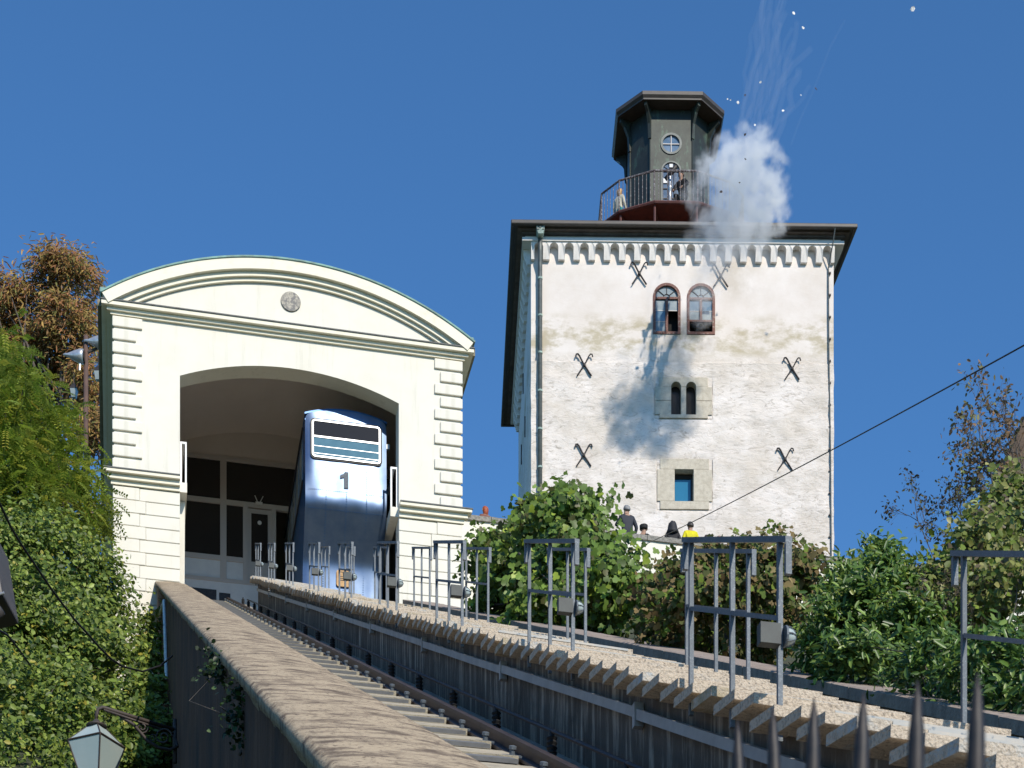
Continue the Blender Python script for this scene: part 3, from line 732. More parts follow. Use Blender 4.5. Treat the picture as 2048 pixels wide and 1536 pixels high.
# round the corbel feet back towards the wall
cm.v = [(x, (y * (.45 + .55 * min(1, max(0, z / .28)))) if y < 0 else y, z) for x, y, z in cm.v]
cellm = MB(); cellm.v = cm.v; cellm.f = cm.f
cme = cellm.mesh('corbel_arch', M['tower_trim']); fixn(cme)
for i in range(20):
    link('corbel_arch', cme, tw, (-HB + CELL * (i + .5), -.013, zA0))
lx = lambda y: -5.08 - .021 * y
for i in range(19):
    y = .3 + .5 * i + .1
    o = link('corbel_arch', cme, tw, (lx(y) + .0, y, zA0), -math.pi / 2 - .021 + math.pi * 0)
rx_ = lambda y: 5.08 - .088 * y
m = MB(); m.box(-HB - .30, HB + .30, -.30, -.0, zA1 + .002, zA1 + .11)
m.add([(-HB - .30, .0, zA1 + .002), (-HB, 0, zA1 + .002), (-5.29, DEP, zA1 + .002), (-5.59, DEP, zA1 + .002), (-HB - .30, 0, zA1 + .11), (-HB, 0, zA1 + .11), (-5.29, DEP, zA1 + .11), (-5.59, DEP, zA1 + .11)],
      [(0,3,2,1),(4,5,6,7),(0,1,5,4),(1,2,6,5),(2,3,7,6),(3,0,4,7)])
m.add([(HB, .0, zA1 + .002), (HB + .3, 0, zA1 + .002), (4.2 + .3, DEP, zA1 + .002), (4.2, DEP, zA1 + .002), (HB, 0, zA1 + .11), (HB + .3, 0, zA1 + .11), (4.5, DEP, zA1 + .11), (4.2, DEP, zA1 + .11)],
      [(0,3,2,1),(4,5,6,7),(0,1,5,4),(1,2,6,5),(2,3,7,6),(3,0,4,7)])
m.build('frieze_ledge', M['tower_trim'], tw)
MB().box(-HB - .2, HB + .2, -.2, .0, zA1 + .112, 14.83).build('frieze_band', M['tower_trim'], tw)
# eaves: nested rings following the plan
def plan_off(o_): return [(-HB - o_, -o_), (HB + o_, -o_), (4.2 + o_, DEP + o_), (-5.29 - o_, DEP + o_)]
def ring_slab(o0, o1, z0, z1):
    a, b = plan_off(o0), plan_off(o1); vs = [(x, y, z0) for x, y in a] + [(x, y, z0) for x, y in b] + [(x, y, z1) for x, y in a] + [(x, y, z1) for x, y in b]
    fs = []
    for i in range(4):
        j = (i + 1) % 4; fs += [(i, j, 4 + j, 4 + i), (8 + i, 12 + i, 12 + j, 8 + j), (4 + i, 4 + j, 12 + j, 12 + i), (i, 8 + i, 8 + j, j)]
    return MB().add(vs, fs)
ze = 15.01
m = ring_slab(.15, .32, ze - .21, ze - .152); m.build('eave_moulding', M['eave_brown'], tw)
ring_slab(.16, .45, ze - .15, ze - .086).build('eave_moulding', M['eave_brown'], tw)
ring_slab(.15, .56, ze - .084, ze - .04).build('eave_soffit', M['eave_dark'], tw)
ring_slab(.565, .68, ze - .13, ze + .01).build('eave_gutter', M['eave_dark'], tw, bevel=.03)
p4 = plan_off(.6); ap = [(-.9, 4.1), (.9, 4.1), (.9, 5.9), (-.9, 5.9)]
MB().add([(x, y, ze - .0) for x, y in p4] + [(x, y, ze + 2.2) for x, y in ap], [(0,1,5,4),(1,2,6,5),(2,3,7,6),(3,0,4,7),(4,5,6,7)]).build('roof', pbr('roof_tiles', (.2, .09, .06), (.13, .06, .045), rough=.85, scale=6), tw)
m = MB(); zg = ze + .30
m.tube([(-2.6, .25, zg), (1.4, .25, zg)], .012, 5)
for i in range(34): m.box(-2.6 + i * .12 - .008, -2.6 + i * .12 + .008, .24, .26, zg - .16, zg)
m.build('snow_guard', M['downpipe'], tw)
# downpipe with hopper head
dpx = tx(1080, 61.7)
m = MB(); m.tube([(dpx, -.32, tz(470, 61.7)), (dpx, -.30, tz(520)), (dpx, -.13, tz(545)), (dpx, -.13, -1.0)], .075, 12)
dp = m.build('downpipe', M['downpipe'], tw, smooth=True)
m = MB()
for v in (492, 566, 640, 714, 790, 866, 942): m.lathe([(.074, -.03), (.088, -.03), (.088, .03), (.074, .03)], 12, (dpx, -.13 if v > 540 else -.31, tz(v)))
m.build('pipe_clamp', M['pale_patina'], dp)
hp = MB().prism([(-.15, 0), (.15, 0), (.13, -.30), (.08, -.42), (-.08, -.42), (-.13, -.30)], -.58, -.22).build('hopper_head', M['pale_patina'], tw, (dpx, 0, tz(444, 61.4)), bevel=.02)
m = MB(); m.prism([(0, .09), (.09, 0), (0, -.09), (-.09, 0)], -.60, -.581)
for sx in (-1, 1):
    for sz in (-1, 1): m.prism([(sx * .12, sz * .13), (sx * .04, sz * .13), (sx * .12, sz * .05)], -.60, -.581)
m.build('hopper_ornament', M['downpipe'], hp, (0, 0, -.16))
# lightning conductor on the right
lxp = tx(1660); pts = [(tx(1671, 61.3), -.66, tz(450, 61.3)), (tx(1667, 61.5), -.45, tz(480, 61.5)), (tx(1657), -.05, tz(535)), (tx(1658), -.06, tz(700)), (tx(1661), -.08, tz(900)), (tx(1663), -.08, tz(1150))]
lc = MB().tube(pts, .022, 6).build('lightning_conductor', M['downpipe'], tw)
m = MB()
for k in range(14): 
    v = 545 + k * 44; m.box(lxp - .035, lxp + .035, -.09, -.02, tz(v) - .025, tz(v) + .025)
m.build('conductor_clip', M['iron'], lc)
# iron wall anchors
am = MB()
for sx in (-1, 1):
    pts = [(sx * -.24, -.07, -.36), (sx * -.05, -.085, -.08), (sx * .05, -.09, .08), (sx * .16, -.09, .30), (sx * .21, -.09, .36), (sx * .26, -.09, .355), (sx * .285, -.085, .27)]
    am.tube(pts, .022 if sx > 0 else .028, 6)
am.lathe([(.01, -.14), (.05, -.13), (.055, -.09), (.05, -.02)], 8, (0, 0, 0), 'y')
ame = am.mesh('wall_anchor', M['iron']); fixn(ame)
for (u, v) in ((1278, 551), (1441, 554), (1168, 735), (1584, 738), (1167, 915), (1570, 919)):
    link('wall_anchor', ame, tw, (tx(u), -.0, tz(v)))
for (v, y) in ((660, 3.0), (760, 4.4), (800, 1.6), (985, 5.0)):
    m = MB(); x = lx(y) - .13; m.box(x - .02, x + .02, y - .02, y + .02, tz(v) - .35, tz(v) + .35); m.build('side_anchor', M['iron'], tw)

# upper windows
def arch_poly(x0, x1, z0, z1, n=14):
    r = (x1 - x0) / 2; cx = (x0 + x1) / 2
    return [(x0, z0), (x1, z0)] + arc(cx, z1 - r, r, 0, 180, n)
def arch_ring(x0, x1, z0, z1, wd, y0, y1, n=14):
    a = arch_poly(x0, x1, z0, z1, n); b = arch_poly(x0 + wd, x1 - wd, z0 + wd, z1 - wd, n); k = len(a)
    vs = [(x, y0, z) for x, z in a] + [(x, y0, z) for x, z in b] + [(x, y1, z) for x, z in a] + [(x, y1, z) for x, z in b]; fs = []
    for i in range(k):
        j = (i + 1) % k; fs += [(i, j, k + j, k + i), (2*k+i, 3*k+i, 3*k+j, 2*k+j), (i, 2*k+i, 2*k+j, j), (k+i, k+j, 3*k+j, 3*k+i)]
    return MB().add(vs, fs)
for wi, (a, b) in enumerate(wU):
    wroot = link('arched_window', None, tw, ((a + b) / 2, 0, zU0)); tag(wroot, ['arched window with one missing pane', 'arched window open at the bottom for the cannon'][wi])
    hw = (b - a) / 2; ht = zU1 - zU0
    arch_ring(-hw, hw, 0, ht, .085, -.03, .12).build('window_frame', M['window_wood'], wroot, auto=True)
    MB().prism(arch_poly(-hw, hw, 0, ht), .35, .37).build('dark_backing_sheet', M['room_shade'], wroot)  # flat dark sheet standing in for the unlit room
    zt = ht - hw - .03
    m = MB(); m.box(-hw + .08, hw - .08, -.01, .08, zt - .035, zt + .035); m.box(-.04, .04, -.02, .08, .07 if wi == 0 else .47, zt - .036)
    if wi == 1: m.box(-hw + .08, hw - .08, -.015, .08, .43, .49)
    m.build('mullion', M['window_wood'], wroot)
    m = MB()
    for an in (40, 90, 140): m.tube([(.11 * math.cos(math.radians(an)), .03, zt + .035 + .11 * math.sin(math.radians(an))), ((hw - .08) * math.cos(math.radians(an)), .03, zt + .03 + (hw - .08) * math.sin(math.radians(an)))], .012, 5)
    m.tube([(x, .03, zt + .035 + z) for x, z in arc(0, 0, .11, 0, 180, 8)], .012, 5)
    m.build('fan_bars', M['lamp_iron'], wroot)
    MB().prism([(-hw + .083, zt + .036)] + [(x, zt + .03 + z) for x, z in arc(0, 0, hw - .083, 180, 0, 12)][1:-1] + [(hw - .083, zt + .036)], .045, .055).build('pane', M['glass_grey'], wroot)
    for sx in (-1, 1):
        xa, xb = sorted((sx * .045, sx * (hw - .09)))
        zlist = [(.10, .10 + (zt - .14) / 3 - .015), (.10 + (zt - .14) / 3 + .01, .10 + 2 * (zt - .14) / 3 - .015), (.10 + 2 * (zt - .14) / 3 + .01, zt - .045)]
        for zi, (za, zb_) in enumerate(zlist):
            if wi == 0 and sx > 0 and zi < 2: continue
            if wi == 1 and zi == 0: continue
            MB().box(xa, xb, .045, .055, za, zb_).build('pane', M['glass_grey'] if (zi + sx + wi) % 2 else glass_mat('pane_glass', (.12, .20, .27), .12, .8, (.2, .27, .32)), wroot)
            MB().box(xa, xb, .035, .06, za - .022, za - .001).build('glazing_bar', M['frame_grey'], wroot)
    if wi == 1:
        m = MB(); m.lathe([(.09, .34), (.11, .3), (.10, .0), (.12, -.02), (.12, -.08), (.06, -.08), (.055, .1)], 14, (-.04, 0, .24), 'y'); m.build('cannon_muzzle', M['iron'], wroot, smooth=True)
# coupled arched window in stone
x0, x1, z0, z1 = mid
cwn = link('coupled_window', None, tw, ((x0 + x1) / 2, 0, z0)); tag(cwn, 'two narrow arched lights in a pale stone surround')
mw = (x1 - x0) / 2
def L_(u): return tx(u) - (x0 + x1) / 2
la, lb, ra, rb = L_(1342), L_(1362), L_(1372), L_(1392); zsl = tz(831) - z0; zat = tz(765) - z0; zT = z1 - z0
r1 = (lb - la) / 2; spz = zat - r1
head = [(-mw + .14, spz), (la, spz)] + arc((la + lb) / 2, spz, r1, 180, 0, 10)[1:-1] + [(lb, spz), (ra, spz)] + arc((ra + rb) / 2, spz, (rb - ra) / 2, 180, 0, 10)[1:-1] + [(rb, spz), (mw - .14, spz), (mw - .14, zT), (-mw + .14, zT)]
MB().prism(head, -.05, .3).build('head_stone', M['stone'], cwn, bevel=.008)
zm = (zsl + spz) / 2
for (xa, xb) in ((-mw, la), (rb, mw)):
    MB().box(xa, xb, -.055, .3, zm + .004, spz - .004).build('jamb_stone', M['stone'], cwn, bevel=.008)
    MB().box(xa, xb, -.05, .3, zsl + .004, zm - .004).build('jamb_stone', M['stone'], cwn, bevel=.008)
MB().box(lb, ra, -.04, .3, zsl + .002, spz - .002).build('mullion_stone', M['stone'], cwn, bevel=.008)
MB().box(-mw + .14, mw - .14, -.065, .3, 0, zsl).build('sill_stone', M['stone'], cwn, bevel=.008)
for (xa, xb) in ((la, lb), (ra, rb)):
    MB().prism(arch_poly(xa - .03, xb + .03, zsl - .02, zat + .02), .24, .26).build('pane', M['glass_dark'], cwn)
for sx in (-1, 1):
    xa, xb = sorted((sx * (mw - .14), sx * mw)); MB().box(xa, xb, -.012, .2, spz, zT).build('plaster_fill', M['plaster'], cwn); MB().box(xa, xb, -.012, .2, 0, zsl).build('plaster_fill', M['plaster'], cwn)
# square window in stone
x0, x1, z0, z1 = lowr
sqn = link('square_window', None, tw, ((x0 + x1) / 2, 0, z0)); tag(sqn, 'square window with glass coloured as reflected blue sky in a stone surround')
mw = (x1 - x0) / 2; oa, ob = L_(1349), L_(1387)
def L2(u): return tx(u) - (x0 + x1) / 2
oa, ob = L2(1349), L2(1387); zo0, zo1 = tz(1004) - z0, tz(940) - z0; zT = z1 - z0
MB().box(-mw + .1, mw - .1, -.05, .35, zo1, zT).build('lintel_stone', M['stone'], sqn, bevel=.01)
MB().box(-mw + .1, mw - .1, -.06, .35, 0, zo0).build('sill_stone', M['stone'], sqn, bevel=.01)
for (xa, xb) in ((-mw, oa), (ob, mw)): MB().box(xa, xb, -.055, .35, zo0 + .004, zo1 - .004).build('jamb_stone', M['stone'], sqn, bevel=.01)
for sx in (-1, 1):
    xa, xb = sorted((sx * (mw - .1), sx * mw)); MB().box(xa, xb, -.012, .2, zo1, zT).build('plaster_fill', M['plaster'], sqn); MB().box(xa, xb, -.012, .2, 0, zo0).build('plaster_fill', M['plaster'], sqn)
MB().box(oa, ob, .28, .30, zo0, zo1).build('pane', M['sky_glass'], sqn)
m = MB(); m.box(oa, ob, .24, .29, zo1 - .16, zo1 - .02); m.box(oa, oa + .035, .24, .29, zo0, zo1 - .161); m.box(ob - .07, ob, .24, .29, zo0, zo1 - .161); m.build('window_frame', M['glass_dark'], sqn)

# ------------------------------------------------------------------ lookout turret on the tower
LC = (5.62, 67.0)
tu = thing('lookout_turret', 'dark green copper lookout turret with flared eaves on the tower roof', 'turret', (LC[0], LC[1], 44.0), TR)
z0_ = 44.0
def cham(half, ch): return [(-half + ch, -half), (half - ch, -half), (half, -half + ch), (half, half - ch), (half - ch, half), (-half + ch, half), (-half, half - ch), (-half, -half + ch)]
bh, bc = 1.40, .65
body = cham(bh, bc)
zE = 50.29 - z0_
# each side of the turret is a facet; the front one is cut for door and round window
dw = .36; dz0, dz1 = 45.95 - z0_, 48.47 - z0_; rw = .35; rzc = 49.08 - z0_
hx = bh - bc
outer = [(-hx, 0), (-dw, 0), (-dw, dz1 - dw)] + arc(0, dz1 - dw, dw, 180, 0, 12)[1:-1] + [(dw, dz1 - dw), (dw, 0), (hx, 0), (hx, zE), (0, zE), (0, rzc + rw)] + \
        arc(0, rzc, rw, 90, -270, 24)[1:-1] + [(0.0001, rzc + rw), (0.0001, zE)]
facet = [(-hx, 0), (-dw, 0), (-dw, dz1 - dw)] + arc(0, dz1 - dw, dw, 180, 90, 8)[1:] + [(0, rzc - rw)] + arc(0, rzc, rw, -90, -270, 14)[1:] + [(0, zE), (-hx, zE)]
facet2 = [(-x, z) for x, z in reversed(facet)]
MB().prism(facet, -bh, -bh + .12).prism(facet2, -bh, -bh + .12).build('front_facet', M['turret'], tu)
for i in range(1, 8):
    a, b = body[i], body[(i + 1) % 8]
    d = (Vector(b) - Vector(a)); nrm = Vector((d.y, -d.x)).normalized()
    ai, bi = Vector(a) - nrm * .1, Vector(b) - nrm * .1
    MB().add([(*a, 0), (*b, 0), (bi.x, bi.y, 0), (ai.x, ai.y, 0), (*a, zE), (*b, zE), (bi.x, bi.y, zE), (ai.x, ai.y, zE)], [(0,3,2,1),(4,5,6,7),(0,1,5,4),(1,2,6,5),(2,3,7,6),(3,0,4,7)]).build('facet', M['turret'], tu)
for (x, y) in body:
    MB().tube([(x * 1.008, y * 1.008, 1.9), (x * 1.008, y * 1.008, zE)], .028, 6).build('corner_seam', M['turret'], tu)
    n_ = Vector((x, y)).normalized(); t_ = Vector((-n_.y, n_.x)) * .05
    pr = [(0, -1.05), (.06, -1.05), (.10, -.55), (.26, -.25), (.42, -.12), (.42, 0), (0, 0)]
    vs = [(x + n_.x * q - t_.x, y + n_.y * q - t_.y, zE + h) for q, h in pr] + [(x + n_.x * q + t_.x, y + n_.y * q + t_.y, zE + h) for q, h in pr]
    k = len(pr); fs = [tuple(range(k)), tuple(range(2*k-1, k-1, -1))] + [(i, i + k, (i+1) % k + k, (i+1) % k) for i in range(k)]
    MB().add(vs, fs).build('eave_bracket', M['turret'], tu)
eo = cham(1.87, .845); ei = cham(1.75, .79)
m = MB(); m.prism(eo, zE, zE + .05, 'z'); m.build('soffit', M['eave_dark'], tu)
m = MB(); vs = [(x, y, zE + .051) for x, y in eo] + [(x * 1.035, y * 1.035, zE + .13) for x, y in eo] + [(x * 1.035, y * 1.035, zE + .25) for x, y in eo]
fs = [(i, (i+1) % 8, 8 + (i+1) % 8, 8 + i) for i in range(8)] + [(8 + i, 8 + (i+1) % 8, 16 + (i+1) % 8, 16 + i) for i in range(8)] + [tuple(range(16, 24))]
m.add(vs, fs).build('fascia', M['eave_dark'], tu)
MB().add([(x * 1.03, y * 1.03, zE + .251) for x, y in eo] + [(0, 0, zE + 1.2)], [(i, (i+1) % 8, 8) for i in range(8)]).build('roof', M['turret'], tu)
rwn = link('round_window', None, tu, (0, -bh, rzc))
m = MB(); n = 24
m.lathe([(rw - .045, -.03), (rw + .03, -.03), (rw + .03, .06), (rw - .045, .06)], 28, (0, 0, 0), 'y'); m.f = m.f[:-2]
m.f += [(3*28+k, 3*28+(k+1) % 28, (k+1) % 28, k) for k in range(28)]
m.build('frame', M['downpipe'], rwn)
m = MB(); m.box(-rw + .03, rw - .03, -.0, .03, -.013, .013); m.box(-.013, .013, -.001, .031, -rw + .03, rw - .03); m.build('glazing_bar', M['frame_grey'], rwn)
MB().lathe([(.01, .035), (rw - .01, .035), (rw - .01, .045), (.01, .045)], 24, (0, 0, 0), 'y').build('pane', glass_mat('sky_pane', (.10, .16, .24), .1, .8, (.22, .28, .36)), rwn)
drn = link('arched_door', None, tu, (0, -bh, dz0))
dh = dz1 - dz0
arch_ring(-dw, dw, 0, dh, .05, -.02, .08).build('frame', M['downpipe'], drn, auto=True)
MB().prism(arch_poly(-dw + .05, dw - .05, .5, dh - .05), .03, .04).build('pane', glass_mat('door_pane', (.10, .14, .20), .12, .7, (.25, .3, .36)), drn)
MB().box(-dw + .05, dw - .05, .0, .045, .05, .5).build('kick_panel', M['turret'], drn)
m = MB()
for x in (-.1, .1): m.box(x - .012, x + .012, .0, .029, .5, dh - dw)
for z in (.5, .85, 1.2, 1.55, dh - dw): m.box(-dw + .05, dw - .05, .001, .028, z - .014, z + .014)
for an in (35, 72, 108, 145): m.tube([(.12 * math.cos(math.radians(an)), .015, dh - dw + .12 * math.sin(math.radians(an))), (.31 * math.cos(math.radians(an)), .015, dh - dw + .31 * math.sin(math.radians(an)))], .01, 5)
m.tube([(x, .015, dh - dw + z) for x, z in arc(0, 0, .12, 0, 180, 8)], .01, 5)
m.build('glazing_bar', M['iron'], drn)
for (x, z, w_) in ((.0, 2.36, .06), (-.2, 1.82, .08)): MB().box(x - w_, x + w_, -.004, -.001, z - w_, z + w_).build('paper_notice', M['paper'], drn)

# balcony round the turret
bl = thing('balcony', 'round iron balcony with red underside and rusty railing circling the turret', 'balcony', (LC[0], LC[1], 45.9), TR)
half = [(.75, -3.0), (1.93, -2.5), (2.5, -1.85), (2.5, 1.85), (1.93, 2.5), (.75, 3.0)]
ring_pts = half + [(-x, y) for x, y in reversed(half)]; NB = len(ring_pts)
m = MB(); m.prism(ring_pts, -.10, .0, 'z'); m.build('deck', M['red_iron'], bl)
m = MB()
for i in range(NB):
    a, b = ring_pts[i], ring_pts[(i + 1) % NB]; m.tube([(*a, -.04), (*b, -.04)], .055, 6); m.tube([(a[0] * .45, a[1] * .45, -.16), (a[0] * .98, a[1] * .98, -.14)], .035, 6)
m.build('deck_beam', M['red_iron'], bl)
for i in range(NB):
    a, b = Vector(ring_pts[i]), Vector(ring_pts[(i + 1) % NB])
    MB().tube([(a.x * .97, a.y * .97, -2.2), (a.x * .97, a.y * .97, -.1)], .04, 6).build('support_post', M['red_iron'], bl)
    MB().tube([(a.x, a.y, 0), (a.x, a.y, 1.03)], .028, 6).build('railing_post', M['rail_red'], bl)
    MB().tube([(a.x, a.y, 1.05), (b.x, b.y, 1.05)], .035, 6).build('handrail', M['rail_red'], bl)
    nb_ = max(2, int((b - a).length / .142))
    for k in range(1, nb_):
        q = a + (b - a) * k / nb_
        if (a + b).y > 4.5: continue
        MB().tube([(q.x, q.y, 0), (q.x, q.y, 1.03)], .011, 5, cap=False).build('baluster', M['rail_red'], bl)

# telescope on the balcony
tp = P(1340, 400, 64.25)
te = thing('coin_telescope', 'dark viewing telescope tilted up on a pale pole in front of the turret door', 'telescope', (tp.x, tp.y, 45.91))
MB().lathe([(.11, 0), (.11, .03), (.05, .05), (.045, .55), (.075, .6), (.075, .68), (.045, .72), (.045, .98), (.06, 1.02)], 12).build('pole', M['silver'], te, smooth=True)
MB().tube([(-.16, .1, 1.0), (.02, .0, 1.12), (.22, -.12, 1.30)], .07, 10, .085).build('tube', M['iron'], te, smooth=True)

# ------------------------------------------------------------------ people
def person(name, label, feet, h, rz, top, legs, skin=(.45, .27, .19), hair=(.03, .02, .015), pose='stand', shoe=(.02, .02, .02), hairlong=False, phone=False, hood=None, hat=None):
    k = h / 1.75
    J = {'pel': (0, 0, .95), 'spn': (0, .01, 1.14), 'che': (0, .01, 1.34), 'nck': (0, .0, 1.48), 'hd0': (0, -.02, 1.56), 'hd1': (0, -.03, 1.65), 'hd2': (0, -.015, 1.725),
         'shL': (-.17, .01, 1.41), 'shR': (.17, .01, 1.41), 'elL': (-.26, .03, 1.13), 'elR': (.26, .03, 1.13), 'wrL': (-.24, -.10, .90), 'wrR': (.24, -.10, .90),
         'hdL': (-.235, -.14, .83), 'hdR': (.235, -.14, .83),
         'hiL': (-.09, 0, .90), 'hiR': (.09, 0, .90), 'knL': (-.10, -.02, .50), 'knR': (.10, -.02, .50), 'anL': (-.10, .03, .09), 'anR': (.10, .03, .09), 'toL': (-.11, -.13, .04), 'toR': (.11, -.13, .04)}
    if pose == 'phone': J.update(elR=(.30, -.10, 1.20), wrR=(.15, -.27, 1.42), hdR=(.11, -.28, 1.50), elL=(-.29, .0, 1.16))
    if pose == 'raise': J.update(elR=(.24, -.24, 1.36), wrR=(.15, -.34, 1.60), hdR=(.14, -.35, 1.68), elL=(-.27, -.16, 1.2), wrL=(-.12, -.33, 1.40), hdL=(-.09, -.34, 1.47))
    if pose == 'crouch':
        for q in J: J[q] = (J[q][0], J[q][1], J[q][2] - (.42 if q not in ('knL', 'knR', 'anL', 'anR', 'toL', 'toR') else (.05 if q[0] == 'k' else 0)))
        J.update(knL=(-.14, -.36, .47), knR=(.14, -.36, .47), elL=(-.3, -.18, .78), elR=(.3, -.18, .78), wrL=(-.18, -.38, .62), wrR=(.18, -.38, .62), hdL=(-.16, -.42, .58), hdR=(.16, -.42, .58))
        for q in ('che', 'nck', 'hd0', 'hd1', 'hd2', 'shL', 'shR'): J[q] = (J[q][0], J[q][1] - .14, J[q][2])
    rad = {'pel': .15, 'spn': .14, 'che': .155, 'nck': .06, 'hd0': .07, 'hd1': .093, 'hd2': .07, 'sh': .075, 'el': .055, 'wr': .036, 'hd': .032, 'hi': .10, 'kn': .068, 'an': .046, 'to': .04}
    E = [('pel', 'spn'), ('spn', 'che'), ('che', 'nck'), ('nck', 'hd0'), ('hd0', 'hd1'), ('hd1', 'hd2')]
    for q in 'LR': E += [('che', 'sh' + q), ('sh' + q, 'el' + q), ('el' + q, 'wr' + q), ('wr' + q, 'hd' + q), ('pel', 'hi' + q), ('hi' + q, 'kn' + q), ('kn' + q, 'an' + q), ('an' + q, 'to' + q)]
    names = list(J)
    me = bpy.data.meshes.new('skeleton'); me.from_pydata([Vector(J[n]) * k for n in names], [(names.index(a), names.index(b)) for a, b in E], [])
    ob = bpy.data.objects.new('skeleton', me); col.objects.link(ob)
    ob.modifiers.new('skin', 'SKIN'); s2 = ob.modifiers.new('sub', 'SUBSURF'); s2.levels = 2; s2.render_levels = 2
    sv = me.skin_vertices[0].data
    for i, n in enumerate(names):
        r = rad[n] if n in rad else rad[n[:2]]
        sv[i].radius = (r * k * (1.25 if n in ('pel', 'spn', 'che') else 1), r * k * (.8 if n in ('pel', 'spn', 'che') else 1)); sv[i].use_root = (n == 'pel')
    dg = bpy.context.evaluated_depsgraph_get(); dg.update()
    ev = bpy.data.meshes.new_from_object(ob.evaluated_get(dg)); bpy.data.objects.remove(ob); bpy.data.meshes.remove(me)
    bd = link(name, ev, None, feet, rz); tag(bd, label, 'person')
    ev.materials.clear()
    cols = {'skin': skin, 'top': top, 'legs': legs, 'shoe': shoe}
    for c in ('skin', 'top', 'legs', 'shoe'): ev.materials.append(pbr('person_' + c, cols[c], tuple(x * .75 for x in cols[c]), rough=.75, scale=9, bump=.25 if c != 'skin' else 0, bscale=18))
    segs = [(Vector(J[a]) * k, Vector(J[b]) * k, a, b) for a, b in E]
    for p_ in ev.polygons:
        c = p_.center; best = 9; cls = 1
        for a, b, na, nb in segs:
            ab = b - a; q = max(0, min(1, (c - a).dot(ab) / ab.length_squared)); d = (a + ab * q - c).length
            if d < best:
                best = d
                cls = 0 if nb in ('hd0', 'hd1', 'hd2', 'hdL', 'hdR') else 3 if nb[:2] == 'to' else 2 if (nb[:2] in ('kn', 'an') or (nb[:2] == 'hi')) else 1
                if nb == 'nck' and q > .75: cls = 0
        p_.material_index = cls
    ev.shade_smooth()
    # fingers, nose and ears joined to the body mesh
    ex = MB()
    for q in 'LR':
        hdp, wrp = Vector(J['hd' + q]) * k, Vector(J['wr' + q]) * k; d = (hdp - wrp).normalized(); sd_ = d.cross(Vector((0, 1, 0)));
        if sd_.length < .1: sd_ = Vector((1, 0, 0))
        sd_.normalize(); fw_ = d.cross(sd_)
        for fi, ln in enumerate((.065, .08, .085, .078)):
            o_ = sd_ * (fi - 1.5) * .017 + d * .012; ex.tube([hdp + o_, hdp + o_ + d * ln * .5, hdp + o_ + d * ln * .85 + fw_ * .02], .0085, 6, .006)
        ex.tube([hdp + sd_ * -.03 - d * .02, hdp + sd_ * -.05 + d * .015, hdp + sd_ * -.045 + d * .045], .0095, 6, .007)
    h1 = Vector(J['hd1']) * k
    ex.tube([h1 + Vector((0, -.085, .03)), h1 + Vector((0, -.108, -.012))], .010, 6, .014)
    for sx in (-1, 1): ex.tube([h1 + Vector((sx * .088, .01, .025)), h1 + Vector((sx * .096, .015, -.02))], .014, 6, .010)
    exm = ex.mesh('extra', M['paper']); exo = bmesh.new(); exo.from_mesh(ev); n0 = len(exo.faces); exo.from_mesh(exm); exo.faces.ensure_lookup_table()
    for f_ in exo.faces[n0:]: f_.material_index = 0
    exo.to_mesh(ev); exo.free(); bpy.data.meshes.remove(exm)
    # hair
    hm = MB(); n1 = 14
    pr = []
    for i in range(8):
        an = math.radians(-20 + 110 * i / 7) if not hairlong else math.radians(-50 + 140 * i / 7); pr.append((.103 * math.cos(an), .115 * math.sin(an)))
    hm.lathe([(max(.004, a), b) for a, b in pr], n1, (0, 0, 0))
    hm.v = [(x * k, (y + .022) * k * (1.05 if y > 0 else .9), (z + (.03 if y < -.03 else -.03 * max(0, y) / .1) - (.10 if hairlong and z < -.04 and y > 0 else 0)) * k) for x, y, z in hm.v]
    hm.v = [(x + .006 * mnoise.noise(Vector((x * 40, y * 40, z * 40))), y, z) for x, y, z in hm.v]
    mh = pbr('hair', hair, tuple(x * 1.9 for x in hair), rough=.6, scale=30, stretch=(1, 1, .2))
    if hat is None and hood is None: hm.build('hair', mh, bd, h1 + Vector((0, 0, .02 * k)), smooth=True)
    if hat is not None:
        MB().lathe([(.10, -.03), (.118, -.02), (.122, .0), (.125, .09), (.115, .10), (.02, .105)], 16, (0, .012, 0)).build('hat', pbr('hat', hat, rough=.8), bd, h1 + Vector((0, 0, .035 * k)), smooth=True)
    if hood is not None:
        pr = [(.02, .15), (.08, .14), (.125, .08), (.145, .0), (.155, -.08), (.19, -.16), (.20, -.22), (.12, -.26)]
        hd_ = MB().lathe([(a, b) for a, b in reversed(pr)], 16, (0, .03, 0)); hd_.v = [(x * k, y * k * (1.1 if y > 0 else .8), (z + .012 * math.sin(x * 60) + .01 * mnoise.noise(Vector((x * 20, y * 20, z * 20)))) * k) for x, y, z in hd_.v]
        hd_.build('hood', pbr('hood', hood, tuple(x * 1.8 for x in hood), rough=.7, scale=8), bd, h1, smooth=True)
    if phone:
        hp_ = Vector(J['hdR']) * k
        ph = thing('mobile_phone', f'black phone held by {phone}', 'phone', Vector(feet) + Matrix.Rotation(rz, 3, 'Z') @ (hp_ + Vector((-.0, -.03, .06))), rz)
        MB().box(-.037, .037, -.005, .005, -.075, .075).build('case', M['black'], ph, bevel=.006); MB().box(-.033, .033, .0055, .0065, -.068, .068).build('screen', M['glass_dark'], ph)
    return bd
def at_feet(u, vtop, h, zf): # stand on a level so that the head top shows at (u, vtop)
    Y = (zf + h) * F / (VH - vtop); return Vector(((u - U0) / F * Y, Y, zf))
ZP = 28.31
person('person', 'grey-haired person in a navy jacket holding a phone to the face above the promenade wall', at_feet(1254, 1012, 1.80, ZP), 1.80, .25 + math.pi, (.022, .026, .04), (.03, .03, .035), hair=(.16, .16, .16), pose='phone', phone='the person in the navy jacket')
